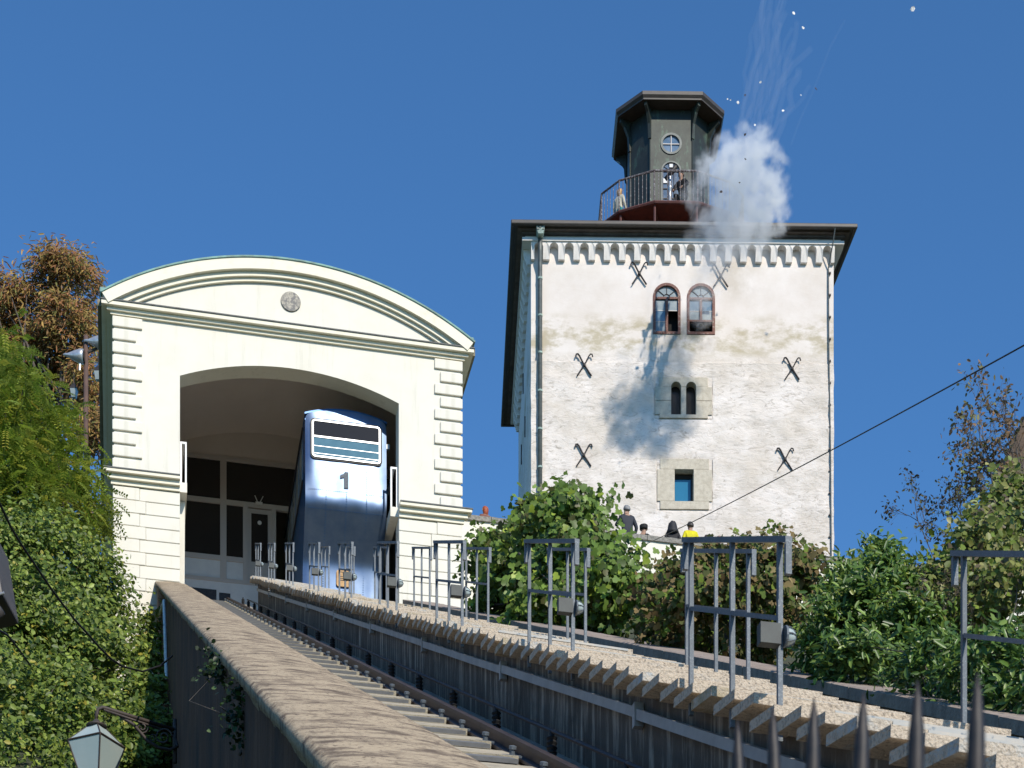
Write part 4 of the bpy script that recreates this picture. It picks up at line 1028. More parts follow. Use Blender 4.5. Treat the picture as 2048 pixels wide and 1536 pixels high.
person('person', 'person with a flat black hat low behind the promenade wall', at_feet(1287, 1053, 1.62, ZP), 1.62, math.pi - .4, (.012, .012, .014), (.02, .02, .02), hat=(.008, .008, .009), pose='raise')
person('person', 'person in a black puffer jacket with the hood up at the promenade wall', at_feet(1345, 1047, 1.66, ZP), 1.66, math.pi, (.012, .012, .015), (.02, .02, .03), hood=(.012, .012, .015))
person('person', 'dark-haired person in a bright yellow jacket at the promenade wall', at_feet(1381, 1045, 1.70, ZP), 1.70, math.pi + .2, (.75, .66, .0), (.02, .02, .03), hair=(.035, .03, .028))
person('person', 'dark-haired person behind the vine leaves beside the yellow jacket', at_feet(1414, 1071, 1.62, ZP), 1.62, math.pi, (.05, .05, .06), (.02, .02, .03))
person('person', 'balding person raising a phone above the vine leaves', at_feet(1438, 1073, 1.66, ZP), 1.66, math.pi - .2, (.10, .09, .1), (.03, .03, .04), hair=(.20, .13, .10), pose='raise', phone='the balding person above the vine')
person('person', 'person with long auburn hair at the wall beside the station', at_feet(971, 1014, 1.60, ZP), 1.60, math.pi + .5, (.2, .08, .06), (.03, .03, .05), hair=(.22, .05, .02), hairlong=True)
person('person', 'blonde person in cream top and teal skirt on the turret balcony', at_feet(1239, 379, 1.66, 45.92), 1.66, math.pi * .75, (.62, .58, .45), (.01, .22, .24), hair=(.32, .19, .08), hairlong=True)
person('person', 'person in black crouching beside the telescope on the balcony', P(1366, 400, 64.55) * 1.0 + Vector((0, 0, 45.92 - P(1366, 400, 64.55).z)), 1.7, -.6, (.012, .012, .014), (.012, .012, .014), pose='crouch')

# ------------------------------------------------------------------ paper scraps thrown up by the shot
white_s = [(1588, 26, 7), (1606, 55, 6), (1521, 164, 5), (1455, 198, 3), (1461, 200, 3.5), (1476, 205, 6), (1566, 221, 5), (1510, 250, 4), (1602, 190, 3), (1825, 18, 9)]
dark_s = [(1490, 190, 4), (1632, 177, 7), (1490, 269, 5), (1491, 318, 4), (1479, 365, 3), (1442, 383, 6)]
desc_w = ['largest white paper scrap under the top edge of the picture', 'white paper scrap just below the topmost one', 'white scrap inside the thin smoke trail', 'small white scrap of a close pair beside the turret eaves', 'brighter white scrap of the close pair beside the turret eaves', 'white scrap below the close pair beside the turret eaves',
          'pale scrap at the tip of a thin smoke thread', 'white scrap touching the top of the smoke cloud', 'tiny pale scrap between the two smoke trails', 'white paper scrap alone in the sky far from the smoke']
desc_d = ['dark scrap in the smoke trail beside the turret roof', 'brown charred scrap on the lone slanting smoke thread', 'black scrap against the top of the smoke cloud', 'tiny black scrap in the middle of the smoke cloud', 'dark speck of scrap low in the smoke cloud', 'black scrap over the balcony railing in the smoke']
for lst, desc, mt in ((white_s, desc_w, 'paper'), (dark_s, desc_d, 'char')):
    for (u, v, sz), d in zip(lst, desc):
        Y = 55.2; c = P(u, v, Y); a = sz * Y / F * .6
        vs = [Vector((rnd.uniform(.6, 1.1) * a * math.cos(q), rnd.uniform(-.25, .25) * a, rnd.uniform(.6, 1.1) * a * math.sin(q))) for q in [i * math.pi / 3 for i in range(6)]]
        m = MB().add(vs + [v_ + Vector((0, .006, 0)) for v_ in vs], [tuple(range(6)), tuple(range(11, 5, -1))] + [(i, i + 6, (i + 1) % 6 + 6, (i + 1) % 6) for i in range(6)])
        o = m.build('paper_scrap', M[mt], None, c); o.rotation_euler = (rnd.uniform(-.5, .5), rnd.uniform(0, 3), rnd.uniform(-.5, .5)); tag(o, d, 'paper scrap', 'paper scraps flying from the cannon shot')

# ------------------------------------------------------------------ smoke: voxel cloud from puff points
def volume_mat(name, color, dens, attr=True, aniso=0.2):
    m = bpy.data.materials.new(name); m.use_nodes = True; nt = m.node_tree; nt.nodes.clear()
    out = nd(nt, 'ShaderNodeOutputMaterial'); pv = nd(nt, 'ShaderNodeVolumePrincipled')
    pv.inputs['Color'].default_value = (*color, 1); pv.inputs['Density'].default_value = dens; pv.inputs['Anisotropy'].default_value = aniso
    if not attr: pv.inputs['Density Attribute'].default_value = ''
    nt.links.new(pv.outputs[0], out.inputs['Volume']); return m
M['smoke'] = volume_mat('white_smoke', (1.0, 1.0, 1.0), 1.7, True, 0.0)
main = [ # u, v, Y, radius px, density
    (1404, 640, 61.7, 18, .5), (1400, 610, 61.5, 26, .45), (1408, 575, 61.2, 30, .30), (1418, 545, 60.8, 34, .28), (1432, 515, 60.2, 42, .28), (1440, 485, 59.6, 50, .32), (1455, 455, 59.0, 58, .5),
    (1500, 455, 58.6, 48, .6), (1465, 425, 58.4, 50, .8), (1535, 430, 58.0, 44, .9), (1555, 405, 57.7, 28, .9), (1560, 440, 57.9, 22, .8),
    (1470, 385, 57.8, 58, 1), (1510, 380, 57.4, 58, 1), (1440, 360, 57.6, 48, 1), (1415, 345, 57.6, 30, .9), (1480, 330, 57.0, 58, 1), (1520, 330, 56.8, 48, 1), (1545, 350, 56.8, 26, 1), (1545, 385, 57.1, 30, 1),
    (1500, 290, 56.6, 42, 1), (1535, 290, 56.5, 24, 1), (1520, 270, 56.4, 24, .9), (1450, 305, 56.9, 36, 1), (1425, 310, 57.0, 22, .9), (1380, 380, 58.8, 22, .2), (1395, 400, 58.6, 26, .25), (1400, 460, 59.6, 34, .22)]
pts = []; rads = []; dens = []
for (u, v, Y, r, d) in main:
    Y = 62 - (62 - Y) * 1.17
    c = P(u, v, Y); rm = 1.1 * r * Y / F; d = min(1.0, d * 1.35)
    pts.append(c); rads.append(rm * .72); dens.append(d)
    for k in range(26):
        q = Vector(R.normal(size=3)).normalized(); pts.append(c + q * rm * R.uniform(.5, .78)); rads.append(rm * R.uniform(.24, .40)); dens.append(d * R.uniform(.75, 1.15))
pa = np.array([tuple(p) for p in pts])
org = Vector(pa.mean(0))
me = bpy.data.meshes.new('smoke_cloud'); me.from_pydata([p - org for p in pts], [], [])
at = me.attributes.new('puff', 'FLOAT', 'POINT'); at.data.foreach_set('value', np.array(rads, dtype=np.float32))
at = me.attributes.new('thick', 'FLOAT', 'POINT'); at.data.foreach_set('value', np.array(dens, dtype=np.float32))
sm = link('smoke_cloud', me, None, org); tag(sm, 'dense white cannon smoke billowing from the tower window past the balcony', 'smoke', kind='stuff')
ng = bpy.data.node_groups.new('smoke_field', 'GeometryNodeTree')
ng.interface.new_socket('Geometry', in_out='INPUT', socket_type='NodeSocketGeometry'); ng.interface.new_socket('Geometry', in_out='OUTPUT', socket_type='NodeSocketGeometry')
gi = nd(ng, 'NodeGroupInput'); go = nd(ng, 'NodeGroupOutput'); lk = ng.links.new
pos = nd(ng, 'GeometryNodeInputPosition')
sn = nd(ng, 'GeometryNodeSampleNearest', domain='POINT'); lk(gi.outputs[0], sn.inputs[0])
nz = nd(ng, 'ShaderNodeTexNoise'); nz.inputs['Scale'].default_value = 1.7; nz.inputs['Detail'].default_value = 9; nz.inputs['Roughness'].default_value = .62; lk(pos.outputs[0], nz.inputs['Vector'])
sub_ = nd(ng, 'ShaderNodeVectorMath', operation='SUBTRACT'); lk(nz.outputs['Color'], sub_.inputs[0]); sub_.inputs[1].default_value = (.5, .5, .5)
scl = nd(ng, 'ShaderNodeVectorMath', operation='SCALE'); lk(sub_.outputs[0], scl.inputs[0]); scl.inputs['Scale'].default_value = .95
wp = nd(ng, 'ShaderNodeVectorMath', operation='ADD'); lk(pos.outputs[0], wp.inputs[0]); lk(scl.outputs[0], wp.inputs[1])
lk(wp.outputs[0], sn.inputs['Sample Position'])
def samp(kind, src):
    si = nd(ng, 'GeometryNodeSampleIndex', data_type=kind, domain='POINT'); lk(gi.outputs[0], si.inputs[0]); lk(sn.outputs[0], si.inputs['Index'])
    lk(src, si.inputs['Value']); return si.outputs[0]
def attr(n_):
    a = nd(ng, 'GeometryNodeInputNamedAttribute', data_type='FLOAT'); a.inputs[0].default_value = n_; return a.outputs[0]
pp = samp('FLOAT_VECTOR', pos.outputs[0]); pr_ = samp('FLOAT', attr('puff')); pt_ = samp('FLOAT', attr('thick'))
ds_ = nd(ng, 'ShaderNodeVectorMath', operation='DISTANCE'); lk(wp.outputs[0], ds_.inputs[0]); lk(pp, ds_.inputs[1])
dv = nd(ng, 'ShaderNodeMath', operation='DIVIDE'); lk(ds_.outputs['Value'], dv.inputs[0]); lk(pr_, dv.inputs[1])
mr = nd(ng, 'ShaderNodeMapRange', interpolation_type='SMOOTHSTEP'); lk(dv.outputs[0], mr.inputs[0]); mr.inputs[1].default_value = 1.12; mr.inputs[2].default_value = .38
ml = nd(ng, 'ShaderNodeMath', operation='MULTIPLY'); lk(mr.outputs[0], ml.inputs[0]); lk(pt_, ml.inputs[1])
lo_ = pa.min(0) - 1.2 - np.array(org); hi_ = pa.max(0) + 1.2 - np.array(org)
vc = nd(ng, 'GeometryNodeVolumeCube'); lk(ml.outputs[0], vc.inputs['Density'])
vc.inputs['Min'].default_value = tuple(lo_); vc.inputs['Max'].default_value = tuple(hi_)
for ax, q in zip(('X', 'Y', 'Z'), (hi_ - lo_) / .06): vc.inputs['Resolution ' + ax].default_value = max(8, int(q))
sm_ = nd(ng, 'GeometryNodeSetMaterial'); lk(vc.outputs[0], sm_.inputs[0]); sm_.inputs['Material'].default_value = M['smoke']
lk(sm_.outputs[0], go.inputs[0])
md = sm.modifiers.new('smoke', 'NODES'); md.node_group = ng
me.materials.append(M['smoke'])
# thin streaks above the cloud
M['streak'] = volume_mat('thin_smoke', (0.97, 0.98, 0.99), 0.22, attr=False)
m = MB()
for k in range(26):
    ub = R.uniform(1478, 1560); ut = ub + (ub - 1500) * .55 + R.uniform(20, 60); vt = R.uniform(-40, 60); vb = R.uniform(215, 290)
    if k > 18: vt = R.uniform(60, 180)
    pts_ = []
    for i in range(9):
        q = i / 8; pts_.append(P(ub + (ut - ub) * q ** 1.3 + R.normal() * 3.2 + 7 * math.sin(q * 5 + k), vb + (vt - vb) * q, 56.3 + .3 * math.sin(k)))
    m.tube(pts_, R.uniform(.025, .12), 6)
for (pp_) in ([(1548, 262), (1552, 245), (1556, 232), (1559, 221)], [(1541, 256), (1544, 240), (1547, 230)], [(1582, 290), (1600, 240), (1625, 185), (1660, 95), (1690, 40)]):
    m.tube([P(u, v, 56.0) for u, v in pp_], .045, 6)
tag(m.build('smoke_trail', M['streak']), 'thin white smoke streaks rising from the smoke cloud', 'smoke', kind='stuff')

# ------------------------------------------------------------------ foliage
OVAL = ([(0, 0, 0), (.3, .5, .06), (.7, .4, .05), (1, 0, -.04), (.7, -.4, .05), (.3, -.5, .06)], [(0, 1, 2, 3), (0, 3, 4, 5)])
LONG = ([(0, 0, 0), (.3, .24, .05), (.72, .22, .03), (1, 0, -.08), (.72, -.22, .03), (.3, -.24, .05)], [(0, 1, 2, 3), (0, 3, 4, 5)])
VINE = ([(0, 0, 0), (-.1, .38, .0), (.22, .56, .04), (.38, .34, .03), (.72, .42, .0), (1, 0, -.06), (.72, -.42, .0), (.38, -.34, .03), (.22, -.56, .04), (-.1, -.38, 0)], [(0, 1, 2, 3), (0, 3, 4, 5), (0, 5, 6, 7), (0, 7, 8, 9)])
def leaf_arrays(Pn, Dn, Nn, ln, wd, tmpl):
    tv, tf = tmpl; tv = np.array(tv); k = len(tv); n = len(Pn)
    D = Dn / (np.linalg.norm(Dn, axis=1, keepdims=True) + 1e-9); S = np.cross(Nn, D); S /= (np.linalg.norm(S, axis=1, keepdims=True) + 1e-9); N2 = np.cross(D, S)
    V = (Pn[:, None, :] + D[:, None, :] * (tv[None, :, 0:1] * ln[:, None, None]) + S[:, None, :] * (tv[None, :, 1:2] * wd[:, None, None]) + N2[:, None, :] * (tv[None, :, 2:3] * ln[:, None, None]))
    Fc = np.concatenate([np.array(tf)[None] + (np.arange(n) * k)[:, None, None]], 0).reshape(-1, len(tf[0]))
    return V.reshape(-1, 3), Fc, k
def leaf_mesh(name, V, Fc, tint, mat):
    me = bpy.data.meshes.new(name); nv, nf, q = len(V), len(Fc), Fc.shape[1]
    me.vertices.add(nv); me.vertices.foreach_set('co', V.astype(np.float32).ravel())
    me.loops.add(nf * q); me.loops.foreach_set('vertex_index', Fc.astype(np.int32).ravel())
    me.polygons.add(nf); me.polygons.foreach_set('loop_start', (np.arange(nf) * q).astype(np.int32)); me.polygons.foreach_set('loop_total', np.full(nf, q, dtype=np.int32))
    me.update(calc_edges=True)
    a = me.color_attributes.new('tint', 'FLOAT_COLOR', 'POINT')
    c = np.ones((nv, 4), dtype=np.float32); c[:, :3] = tint; a.data.foreach_set('color', c.ravel())
    me.materials.append(mat); return me
def tints(n, cols, wts, jit=.18):
    cols = np.array(cols); i = R.choice(len(cols), n, p=np.array(wts) / sum(wts)); return cols[i] * (1 + R.normal(0, jit, (n, 1))).clip(.5, 1.6)
def blob_world(b):  # (u, v, Y, ru, rv, rY)
    u, v, Y, ru, rv, rY = b; return np.array(P(u, v, Y)), np.array((ru * Y / F, rY, rv * Y / F))
def crown_points(blobs, nclump, nleaf, csig, shell=.62, flat=.75):
    vol = np.array([blob_world(b)[1].prod() ** .67 for b in blobs]); bi = R.choice(len(blobs), nclump, p=vol / vol.sum())
    C = []; O = []
    for i in bi:
        c, r = blob_world(blobs[i]); d = R.normal(size=3); d /= np.linalg.norm(d)
        if d[1] > .35 and R.random() < .65: d[1] = -d[1]
        q = shell + (1 - shell) * R.random() ** .6 + .05 * R.normal(); C.append(c + d * r * q); O.append(d)
    C = np.array(C); O = np.array(O)
    ci = R.integers(0, nclump, nleaf); cs = csig * R.uniform(.6, 1.5, nclump)
    Pn = C[ci] + R.normal(size=(nleaf, 3)) * cs[ci][:, None] * np.array([1, 1, flat]); return Pn, O[ci], C
def limbs(base, C, n, r0, mat, parent, inv):
    m = MB(); base = Vector(base)
    ids = R.choice(len(C), min(n, len(C)), replace=False); top = Vector(C.mean(0)); trunk_top = base + (top - base) * .55
    m.tube([base, base + (trunk_top - base) * .5 + Vector((R.normal() * .1, R.normal() * .1, 0)), trunk_top], r0, 7, r0 * .7)
    for i in ids:
        e = Vector(C[i]); midp = trunk_top + (e - trunk_top) * .5 + Vector(R.normal(size=3)) * .12 * (e - trunk_top).length
        m.tube([trunk_top, midp, e], r0 * .4, 5, r0 * .06)
    m.v = [tuple(Vector(v_) - inv) for v_ in m.v]
    return m.build('trunk', mat, parent, smooth=True)
def plant(name, label, cat, blobs, nclump, nleaf, csig, ln, wd, tmpl, cols, wts, mat, base, r0, nlimb=14, group=None, up=.6, droop=.3, shell=.62, single=0, part='crown', frond=0, bark='bark'):
    base = Vector(base); root = thing(name, label, cat, base, 0, group)
    Pn, O, C = crown_points(blobs, nclump, nleaf, csig, shell)
    if frond:   # pinnate leaves: a row of leaflets along a drooping rachis
        D = O * .7 + R.normal(size=O.shape) * .7 + np.array([0, 0, -droop]); D /= np.linalg.norm(D, axis=1, keepdims=True)
        N = np.tile([0, 0, 1.0], (len(D), 1)) + R.normal(size=D.shape) * .35; S = np.cross(N, D); S /= np.linalg.norm(S, axis=1, keepdims=True) + 1e-9
        PP = []; DD = []; NN = []; TT = []; tb = tints(len(D), cols, wts); FL = frond
        for k in range(7):
            q = (k + 1) / 7; cpt = Pn + D * (FL * q) + np.array([0, 0, -1]) * (FL * .35 * q * q)
            for sgn in (-1, 1):
                PP.append(cpt); DD.append(S * sgn + D * .55); NN.append(N); TT.append(tb)
        PP, DD, NN, TT = map(np.concatenate, (PP, DD, NN, TT)); n = len(PP)
        V, Fc, k = leaf_arrays(PP, DD, NN, R.uniform(.8, 1.2, n) * ln, R.uniform(.8, 1.2, n) * wd, tmpl); tint = np.repeat(TT * (1 + R.normal(0, .08, (n, 1))), k, 0)
    else:
        n = len(Pn); N = np.array([0.22, -.5, up]) + O * .5 + R.normal(size=(n, 3)) * .55; N /= np.linalg.norm(N, axis=1, keepdims=True)
        D = O * .8 + R.normal(size=(n, 3)) * .8 + np.array([0, 0, -droop]); D -= N * (D * N).sum(1, keepdims=True)
        l_ = ln * R.uniform(.6, 1.25, n)
        tn = tints(n, cols, wts)
        if single:
            # the leaves nearest to the viewer become leaves of their own
            order = np.argsort(Pn[:, 1])[: max(single * 5, 10)]; pick = R.choice(order, single, replace=False)
            keep = np.ones(n, bool); keep[pick] = False
            pal = []
            for ci_, c_ in enumerate(cols):
                Vt = np.array(tmpl[0], float) * np.array([1, wd / ln, 1]); pal.append(leaf_mesh('leaf', Vt, np.array(tmpl[1]), np.array(c_)[None].repeat(len(Vt), 0), mat))
            for i in pick:
                d_ = Vector(D[i]).normalized(); n_ = Vector(N[i]); s_ = n_.cross(d_).normalized(); n_ = d_.cross(s_)
                o = link('leaf', pal[int(R.choice(len(cols), p=np.array(wts) / sum(wts)))], root); mtx = Matrix((d_, s_, n_)).transposed().to_4x4() @ Matrix.Scale(l_[i] * 1.1, 4)
                mtx.translation = Vector(Pn[i]) - base; o.matrix_local = mtx
            Pn, D, N, l_, tn = Pn[keep], D[keep], N[keep], l_[keep], tn[keep]
        V, Fc, k = leaf_arrays(Pn, D, N, l_, l_ * wd / ln, tmpl); tint = np.repeat(tn, k, 0)
    V = V - np.array(base)
    o = link(part, leaf_mesh(part, V, Fc, tint, mat), root); o['kind'] = 'stuff'
    limbs(base, C, nlimb, r0, M[bark], root, base)
    return root

def gz(u, Y): # terrain height under a point of the picture
    X = (u - U0) / F * Y; s = X * DX + Y * DY; t = X * RX + Y * RY; return Vector((X, Y, ground_z(s, t) - .1))
DKG = (.09, .14, .026); MDG = (.18, .25, .04); LTG = (.30, .37, .07); YEL = (.42, .37, .06); BRN = (.21, .125, .06); RED = (.31, .125, .06)
# bushes on the bank left of the wall
hed = [('broad-leaved bush filling the bottom corner behind the wall lantern', [(60, 1440, 37, 140, 115, 2.2), (170, 1480, 36.5, 110, 100, 2), (40, 1560, 35, 150, 100, 2), (200, 1560, 35, 110, 70, 1.6)], 15000),
       ('leafy green bush around the sagging cable beside the boundary wall', [(100, 1280, 40, 140, 105, 2.4), (205, 1345, 39, 72, 90, 1.5), (20, 1330, 39, 90, 105, 2)], 15000),
       ('dense bush reaching across the foot of the station pier', [(100, 1155, 43, 125, 90, 2.2), (200, 1180, 43.5, 58, 60, 1.4), (245, 1240, 43, 36, 34, .8), (15, 1160, 42, 75, 100, 2)], 14000),
       ('dark shaded bush at the foot of the boundary wall', [(298, 1500, 35.5, 40, 90, 1.0), (300, 1345, 39.5, 22, 50, .7), (308, 1275, 44.5, 14, 40, .5), (285, 1420, 37.5, 34, 60, .8)], 6500)]
for lb_, bs, nn in hed:
    u, v, Y = bs[0][:3]
    plant('shrub', lb_, 'shrub', bs, 300, nn, .17, .125, .075, OVAL, [DKG, MDG, LTG, YEL], [.34, .4, .23, .03], M['leaf'], gz(u, Y), .07, 12, 'shrubs on the bank beside the boundary wall', up=.5)
plant('robinia_tree', 'feathery green tree with drooping fronds left of the station', 'tree',
      [(50, 880, 45, 80, 85, 2.4), (120, 985, 45.5, 60, 50, 1.8), (25, 800, 46, 55, 60, 2), (80, 1040, 44.5, 100, 70, 2.4), (5, 930, 44, 50, 110, 2), (0, 745, 46, 30, 40, 1.2), (165, 1020, 46, 35, 35, 1)], 260, 4200, .26, .095, .045, OVAL,
      [MDG, (.26, .35, .045), LTG, (.42, .44, .065), YEL], [.25, .32, .26, .12, .05], M['leaf'], gz(60, 45), .16, 26, frond=.42, droop=.5)
plant('chestnut_tree', 'tall autumn chestnut tree with russet leaves behind the floodlight pole', 'tree',
      [(155, 590, 64, 48, 55, 2.2), (60, 640, 65, 65, 48, 2.4), (150, 700, 64, 58, 65, 2.4), (90, 740, 65, 66, 55, 2.2), (185, 790, 63, 30, 60, 1.6), (5, 660, 65, 45, 55, 2), (118, 558, 64, 38, 26, 1.5), (190, 870, 62, 22, 34, 1.2), (195, 1050, 62, 14, 34, 1), (40, 800, 65, 60, 60, 2)], 460, 26000, .24, .25, .10, LONG,
      [(.33, .23, .075), (.40, .19, .085), (.31, .19, .09), (.48, .31, .10), (.25, .24, .075)], [.25, .24, .22, .15, .14], M['leaf_dry'], gz(100, 64), .24, 44, droop=.7, shell=.45)
# vine-covered shrubs right of the incline
plant('vine_shrub', 'large vine-covered shrub with big lobed leaves beside the station pier', 'shrub',
      [(1120, 1110, 40, 78, 58, 2.0), (1060, 1150, 41, 74, 60, 1.6), (1150, 1185, 38, 88, 70, 1.8), (975, 1125, 43, 34, 30, 1.0), (1215, 1205, 36, 44, 60, 1.2), (1150, 1050, 40, 44, 30, .8), (1190, 1015, 40, 16, 14, .3), (1065, 1060, 41, 28, 26, .7), (1130, 1000, 40, 12, 12, .2), (1000, 1205, 42, 50, 38, 1.2), (1120, 1248, 37, 96, 34, 1.2), (1258, 1125, 36, 24, 16, .4), (1270, 1190, 35, 24, 36, .7)],
      340, 17500, .18, .14, .125, VINE, [DKG, (.14, .225, .04), (.22, .33, .06), (.14, .14, .05), (.33, .42, .05)], [.28, .34, .21, .11, .06], M['leaf'], gz(1130, 40), .10, 22, up=.2, droop=.55, shell=.72, single=240, part='foliage')
plant('vine_shrub', 'brown-tinged vine shrub between the promenade wall and the largest handrail frame', 'shrub',
      [(1400, 1222, 30, 85, 56, 1.4), (1500, 1190, 30, 80, 52, 1.3), (1330, 1225, 31, 46, 60, 1.2), (1590, 1190, 29, 46, 60, 1.1), (1450, 1265, 28, 150, 46, 1.4), (1572, 1083, 30, 7, 14, .15), (1420, 1112, 30, 14, 8, .2), (1500, 1102, 30, 18, 8, .2)],
      260, 13000, .12, .10, .085, VINE, [(.13, .145, .05), (.20, .145, .065), DKG, (.26, .20, .085), MDG], [.3, .28, .2, .12, .1], M['leaf_dry'], gz(1450, 30), .06, 22, up=.2, droop=.5, single=120, part='foliage')
plant('laurel_shrub', 'glossy upright laurel shrub in front of the blue sky right of the tower', 'shrub',
      [(1760, 1205, 22, 78, 66, .9), (1770, 1135, 22, 36, 30, .5), (1700, 1260, 21.5, 66, 66, .9), (1790, 1300, 21, 95, 66, .9), (1680, 1200, 23, 40, 34, .6), (1745, 1098, 22, 10, 12, .15), (1800, 1105, 22, 10, 10, .15), (1680, 1150, 23, 14, 14, .2), (1640, 1290, 21.5, 40, 50, .7)],
      280, 11500, .08, .108, .075, LONG, [(.06, .12, .02), (.12, .205, .034), (.20, .29, .055), (.30, .34, .07)], [.33, .38, .23, .06], M['leaf_gloss'], gz(1750, 22), .05, 18, up=.5, droop=-.5, single=220, part='foliage')
plant('laurel_shrub', 'low laurel shrub along the coping wall behind the outermost handrail', 'shrub',
      [(1960, 1350, 17.5, 90, 56, .7), (2060, 1390, 17, 80, 56, .7), (1860, 1345, 18.5, 70, 46, .7), (1700, 1345, 20.5, 80, 40, .7)],
      150, 4600, .09, .12, .08, LONG, [(.06, .12, .024), (.11, .195, .036), (.20, .29, .06)], [.4, .4, .2], M['leaf_gloss'], gz(1950, 18.5), .04, 14, up=.5, droop=-.4, single=110, part='foliage')
plant('hedge_shrub', 'straggly yellow-green bush climbing the slope at the picture edge', 'shrub',
      [(1960, 1140, 22, 84, 76, 1.1), (1890, 1195, 22, 58, 56, .9), (2040, 1070, 23, 70, 76, 1.1), (2000, 1235, 21, 100, 60, 1.0), (1850, 1255, 21.5, 50, 42, .7), (1995, 1030, 24, 46, 36, .8)],
      280, 10000, .12, .085, .062, OVAL, [(.17, .21, .05), (.26, .28, .08), MDG, (.33, .31, .11), (.15, .12, .07)], [.28, .26, .22, .12, .12], M['leaf'], gz(1970, 22), .06, 30, up=.3, droop=.4, part='foliage', bark='twig')
# dry twigs
def twigs(name, label, base, n, length, spread, r, mat, leafcols, lsize, group=None, lean=(0, 0, 1)):
    base = Vector(base); root = thing(name, label, 'shrub', base, 0, group); m = MB(); tips = []
    def grow(p, d, ln, rr, lv):
        q = p + d * ln; midp = p + d * ln * .5 + Vector(R.normal(size=3)) * ln * .07
        m.tube([p, midp, q], rr, 4, rr * .6, cap=False)
        if lv == 0: tips.append(q); tips.append(midp); return
        for _ in range(3 if lv > 1 else 4):
            nd_ = (d + Vector(R.normal(size=3)) * spread).normalized(); grow(p + d * ln * R.uniform(.45, 1), nd_, ln * R.uniform(.5, .75), rr * .55, lv - 1)
    for _ in range(n): grow(Vector((R.normal() * .25, R.normal() * .25, 0)), (Vector(lean) + Vector(R.normal(size=3)) * spread * .8).normalized(), length * R.uniform(.7, 1.1), r, 3)
    m.build('branches', M[mat], root)['kind'] = 'stuff'
    T = np.array([tuple(t) for t in tips]); n_ = len(T) * 3; Pn = np.repeat(T, 3, 0) + R.normal(size=(n_, 3)) * .05
    sel = R.random(n_) < .8; Pn = Pn[sel]; n_ = len(Pn); N = R.normal(size=(n_, 3)) + np.array([0, -.3, .6]); D = R.normal(size=(n_, 3)); l_ = lsize * R.uniform(.6, 1.2, n_)
    V, Fc, k = leaf_arrays(Pn, D, N, l_, l_ * .5, OVAL); o = link('crown', leaf_mesh('crown', V, Fc, np.repeat(tints(n_, leafcols, [1] * len(leafcols)), k, 0), M['leaf_dry']), root); o['kind'] = 'stuff'
twigs('bare_shrub', 'thin half-bare shrub against the sky beside the wooden roof edge', P(2005, 1040, 24.5), 8, .86, .34, .012, 'twig', [(.24, .17, .11), (.20, .20, .10), (.30, .19, .11)], .07, lean=(-.12, 0, 1))
twigs('bare_shrub', 'sprawling leafless twigs leaning out over the laurel', P(1930, 1110, 23), 4, .55, .5, .009, 'twig', [(.12, .12, .05), (.08, .06, .04)], .05, lean=(-.8, 0, .5))
twigs('bare_shrub', 'tangle of dry grey twigs inside the yellow-green bush', P(1960, 1290, 20.6), 9, .5, .6, .008, 'twig', [(.14, .15, .05), (.10, .08, .05)], .045, lean=(-.1, -.1, .8))
# plants rooted in the wall
plant('wall_creeper', 'dark creeper hanging from the side of the boundary wall', 'creeper', [(445, 1340, 17.2, 22, 30, .12), (480, 1420, 14.8, 22, 70, .12), (425, 1305, 18.5, 12, 16, .1)], 40, 520, .05, .05, .035, OVAL, [(.02, .04, .012), (.04, .08, .02), (.13, .2, .07)], [.6, .3, .1], M['leaf'], W(s_of(15, .93), .95, G * s_of(15, .93) - 1.6), .012, 6, part='foliage')

# ------------------------------------------------------------------ floodlight pole, lanterns, sign, cables
fp = P(172, 1000, 54.0); fz = P(172, 672, 54).z
fl = thing('floodlight_pole', 'rusty pole with a tilted crossarm left of the station', 'pole', (fp.x, fp.y, 26.0))
MB().tube([(0, 0, 0), (0, 0, fz - 26)], .075, 10, .065).build('pole', M['rust_pole'], fl, smooth=True)
MB().tube([(-.42, 0, fz - 26 - .68), (.42, 0, fz - 26 - .32)], .04, 8).build('crossarm', M['lamp_iron'], fl)
for (u, v, lb_) in ((155, 712, 'silver teardrop floodlight on the lower end of the crossarm'), (196, 684, 'silver teardrop floodlight half hidden by the station eave')):
    c = P(u, v, 53.9); f_ = thing('floodlight', lb_, 'floodlight', c, 0, 'floodlights on the rusty pole')
    b_ = MB().lathe([(.01, -.42), (.035, -.38), (.05, -.28), (.13, -.1), (.19, .06), (.20, .16), (.16, .2)], 16, (0, 0, 0), 'x').build('housing', M['silver'], f_, smooth=True); b_.rotation_euler = (0, .12, 0)
    MB().tube([(.08, 0, -.18), (.06, 0, -.42)], .03, 8).build('yoke', M['silver'], f_)
    MB().lathe([(.17, 0), (.18, .02), (.17, .03)], 14, (.19, 0, -.02), 'x').build('lens', M['glass_dark'], f_)
for (u, v, lb_) in ((148, 781, 'small dark lantern hanging in front of the russet tree'), (196, 746, 'small dark lantern beside the station eave')):
    c = P(u, v, 55); q = thing('hanging_lantern', lb_, 'lantern', c, 0, 'small lanterns near the pole')
    MB().lathe([(.02, .22), (.10, .12), (.15, .04), (.15, .02)], 4).build('cap', M['iron'], q); MB().lathe([(.14, .018), (.09, -.22), (.05, -.24)], 4).build('glass_body', M['glass_grey'], q); MB().tube([(0, 0, .2), (0, 0, .55)], .012, 5).build('hanger', M['iron'], q)
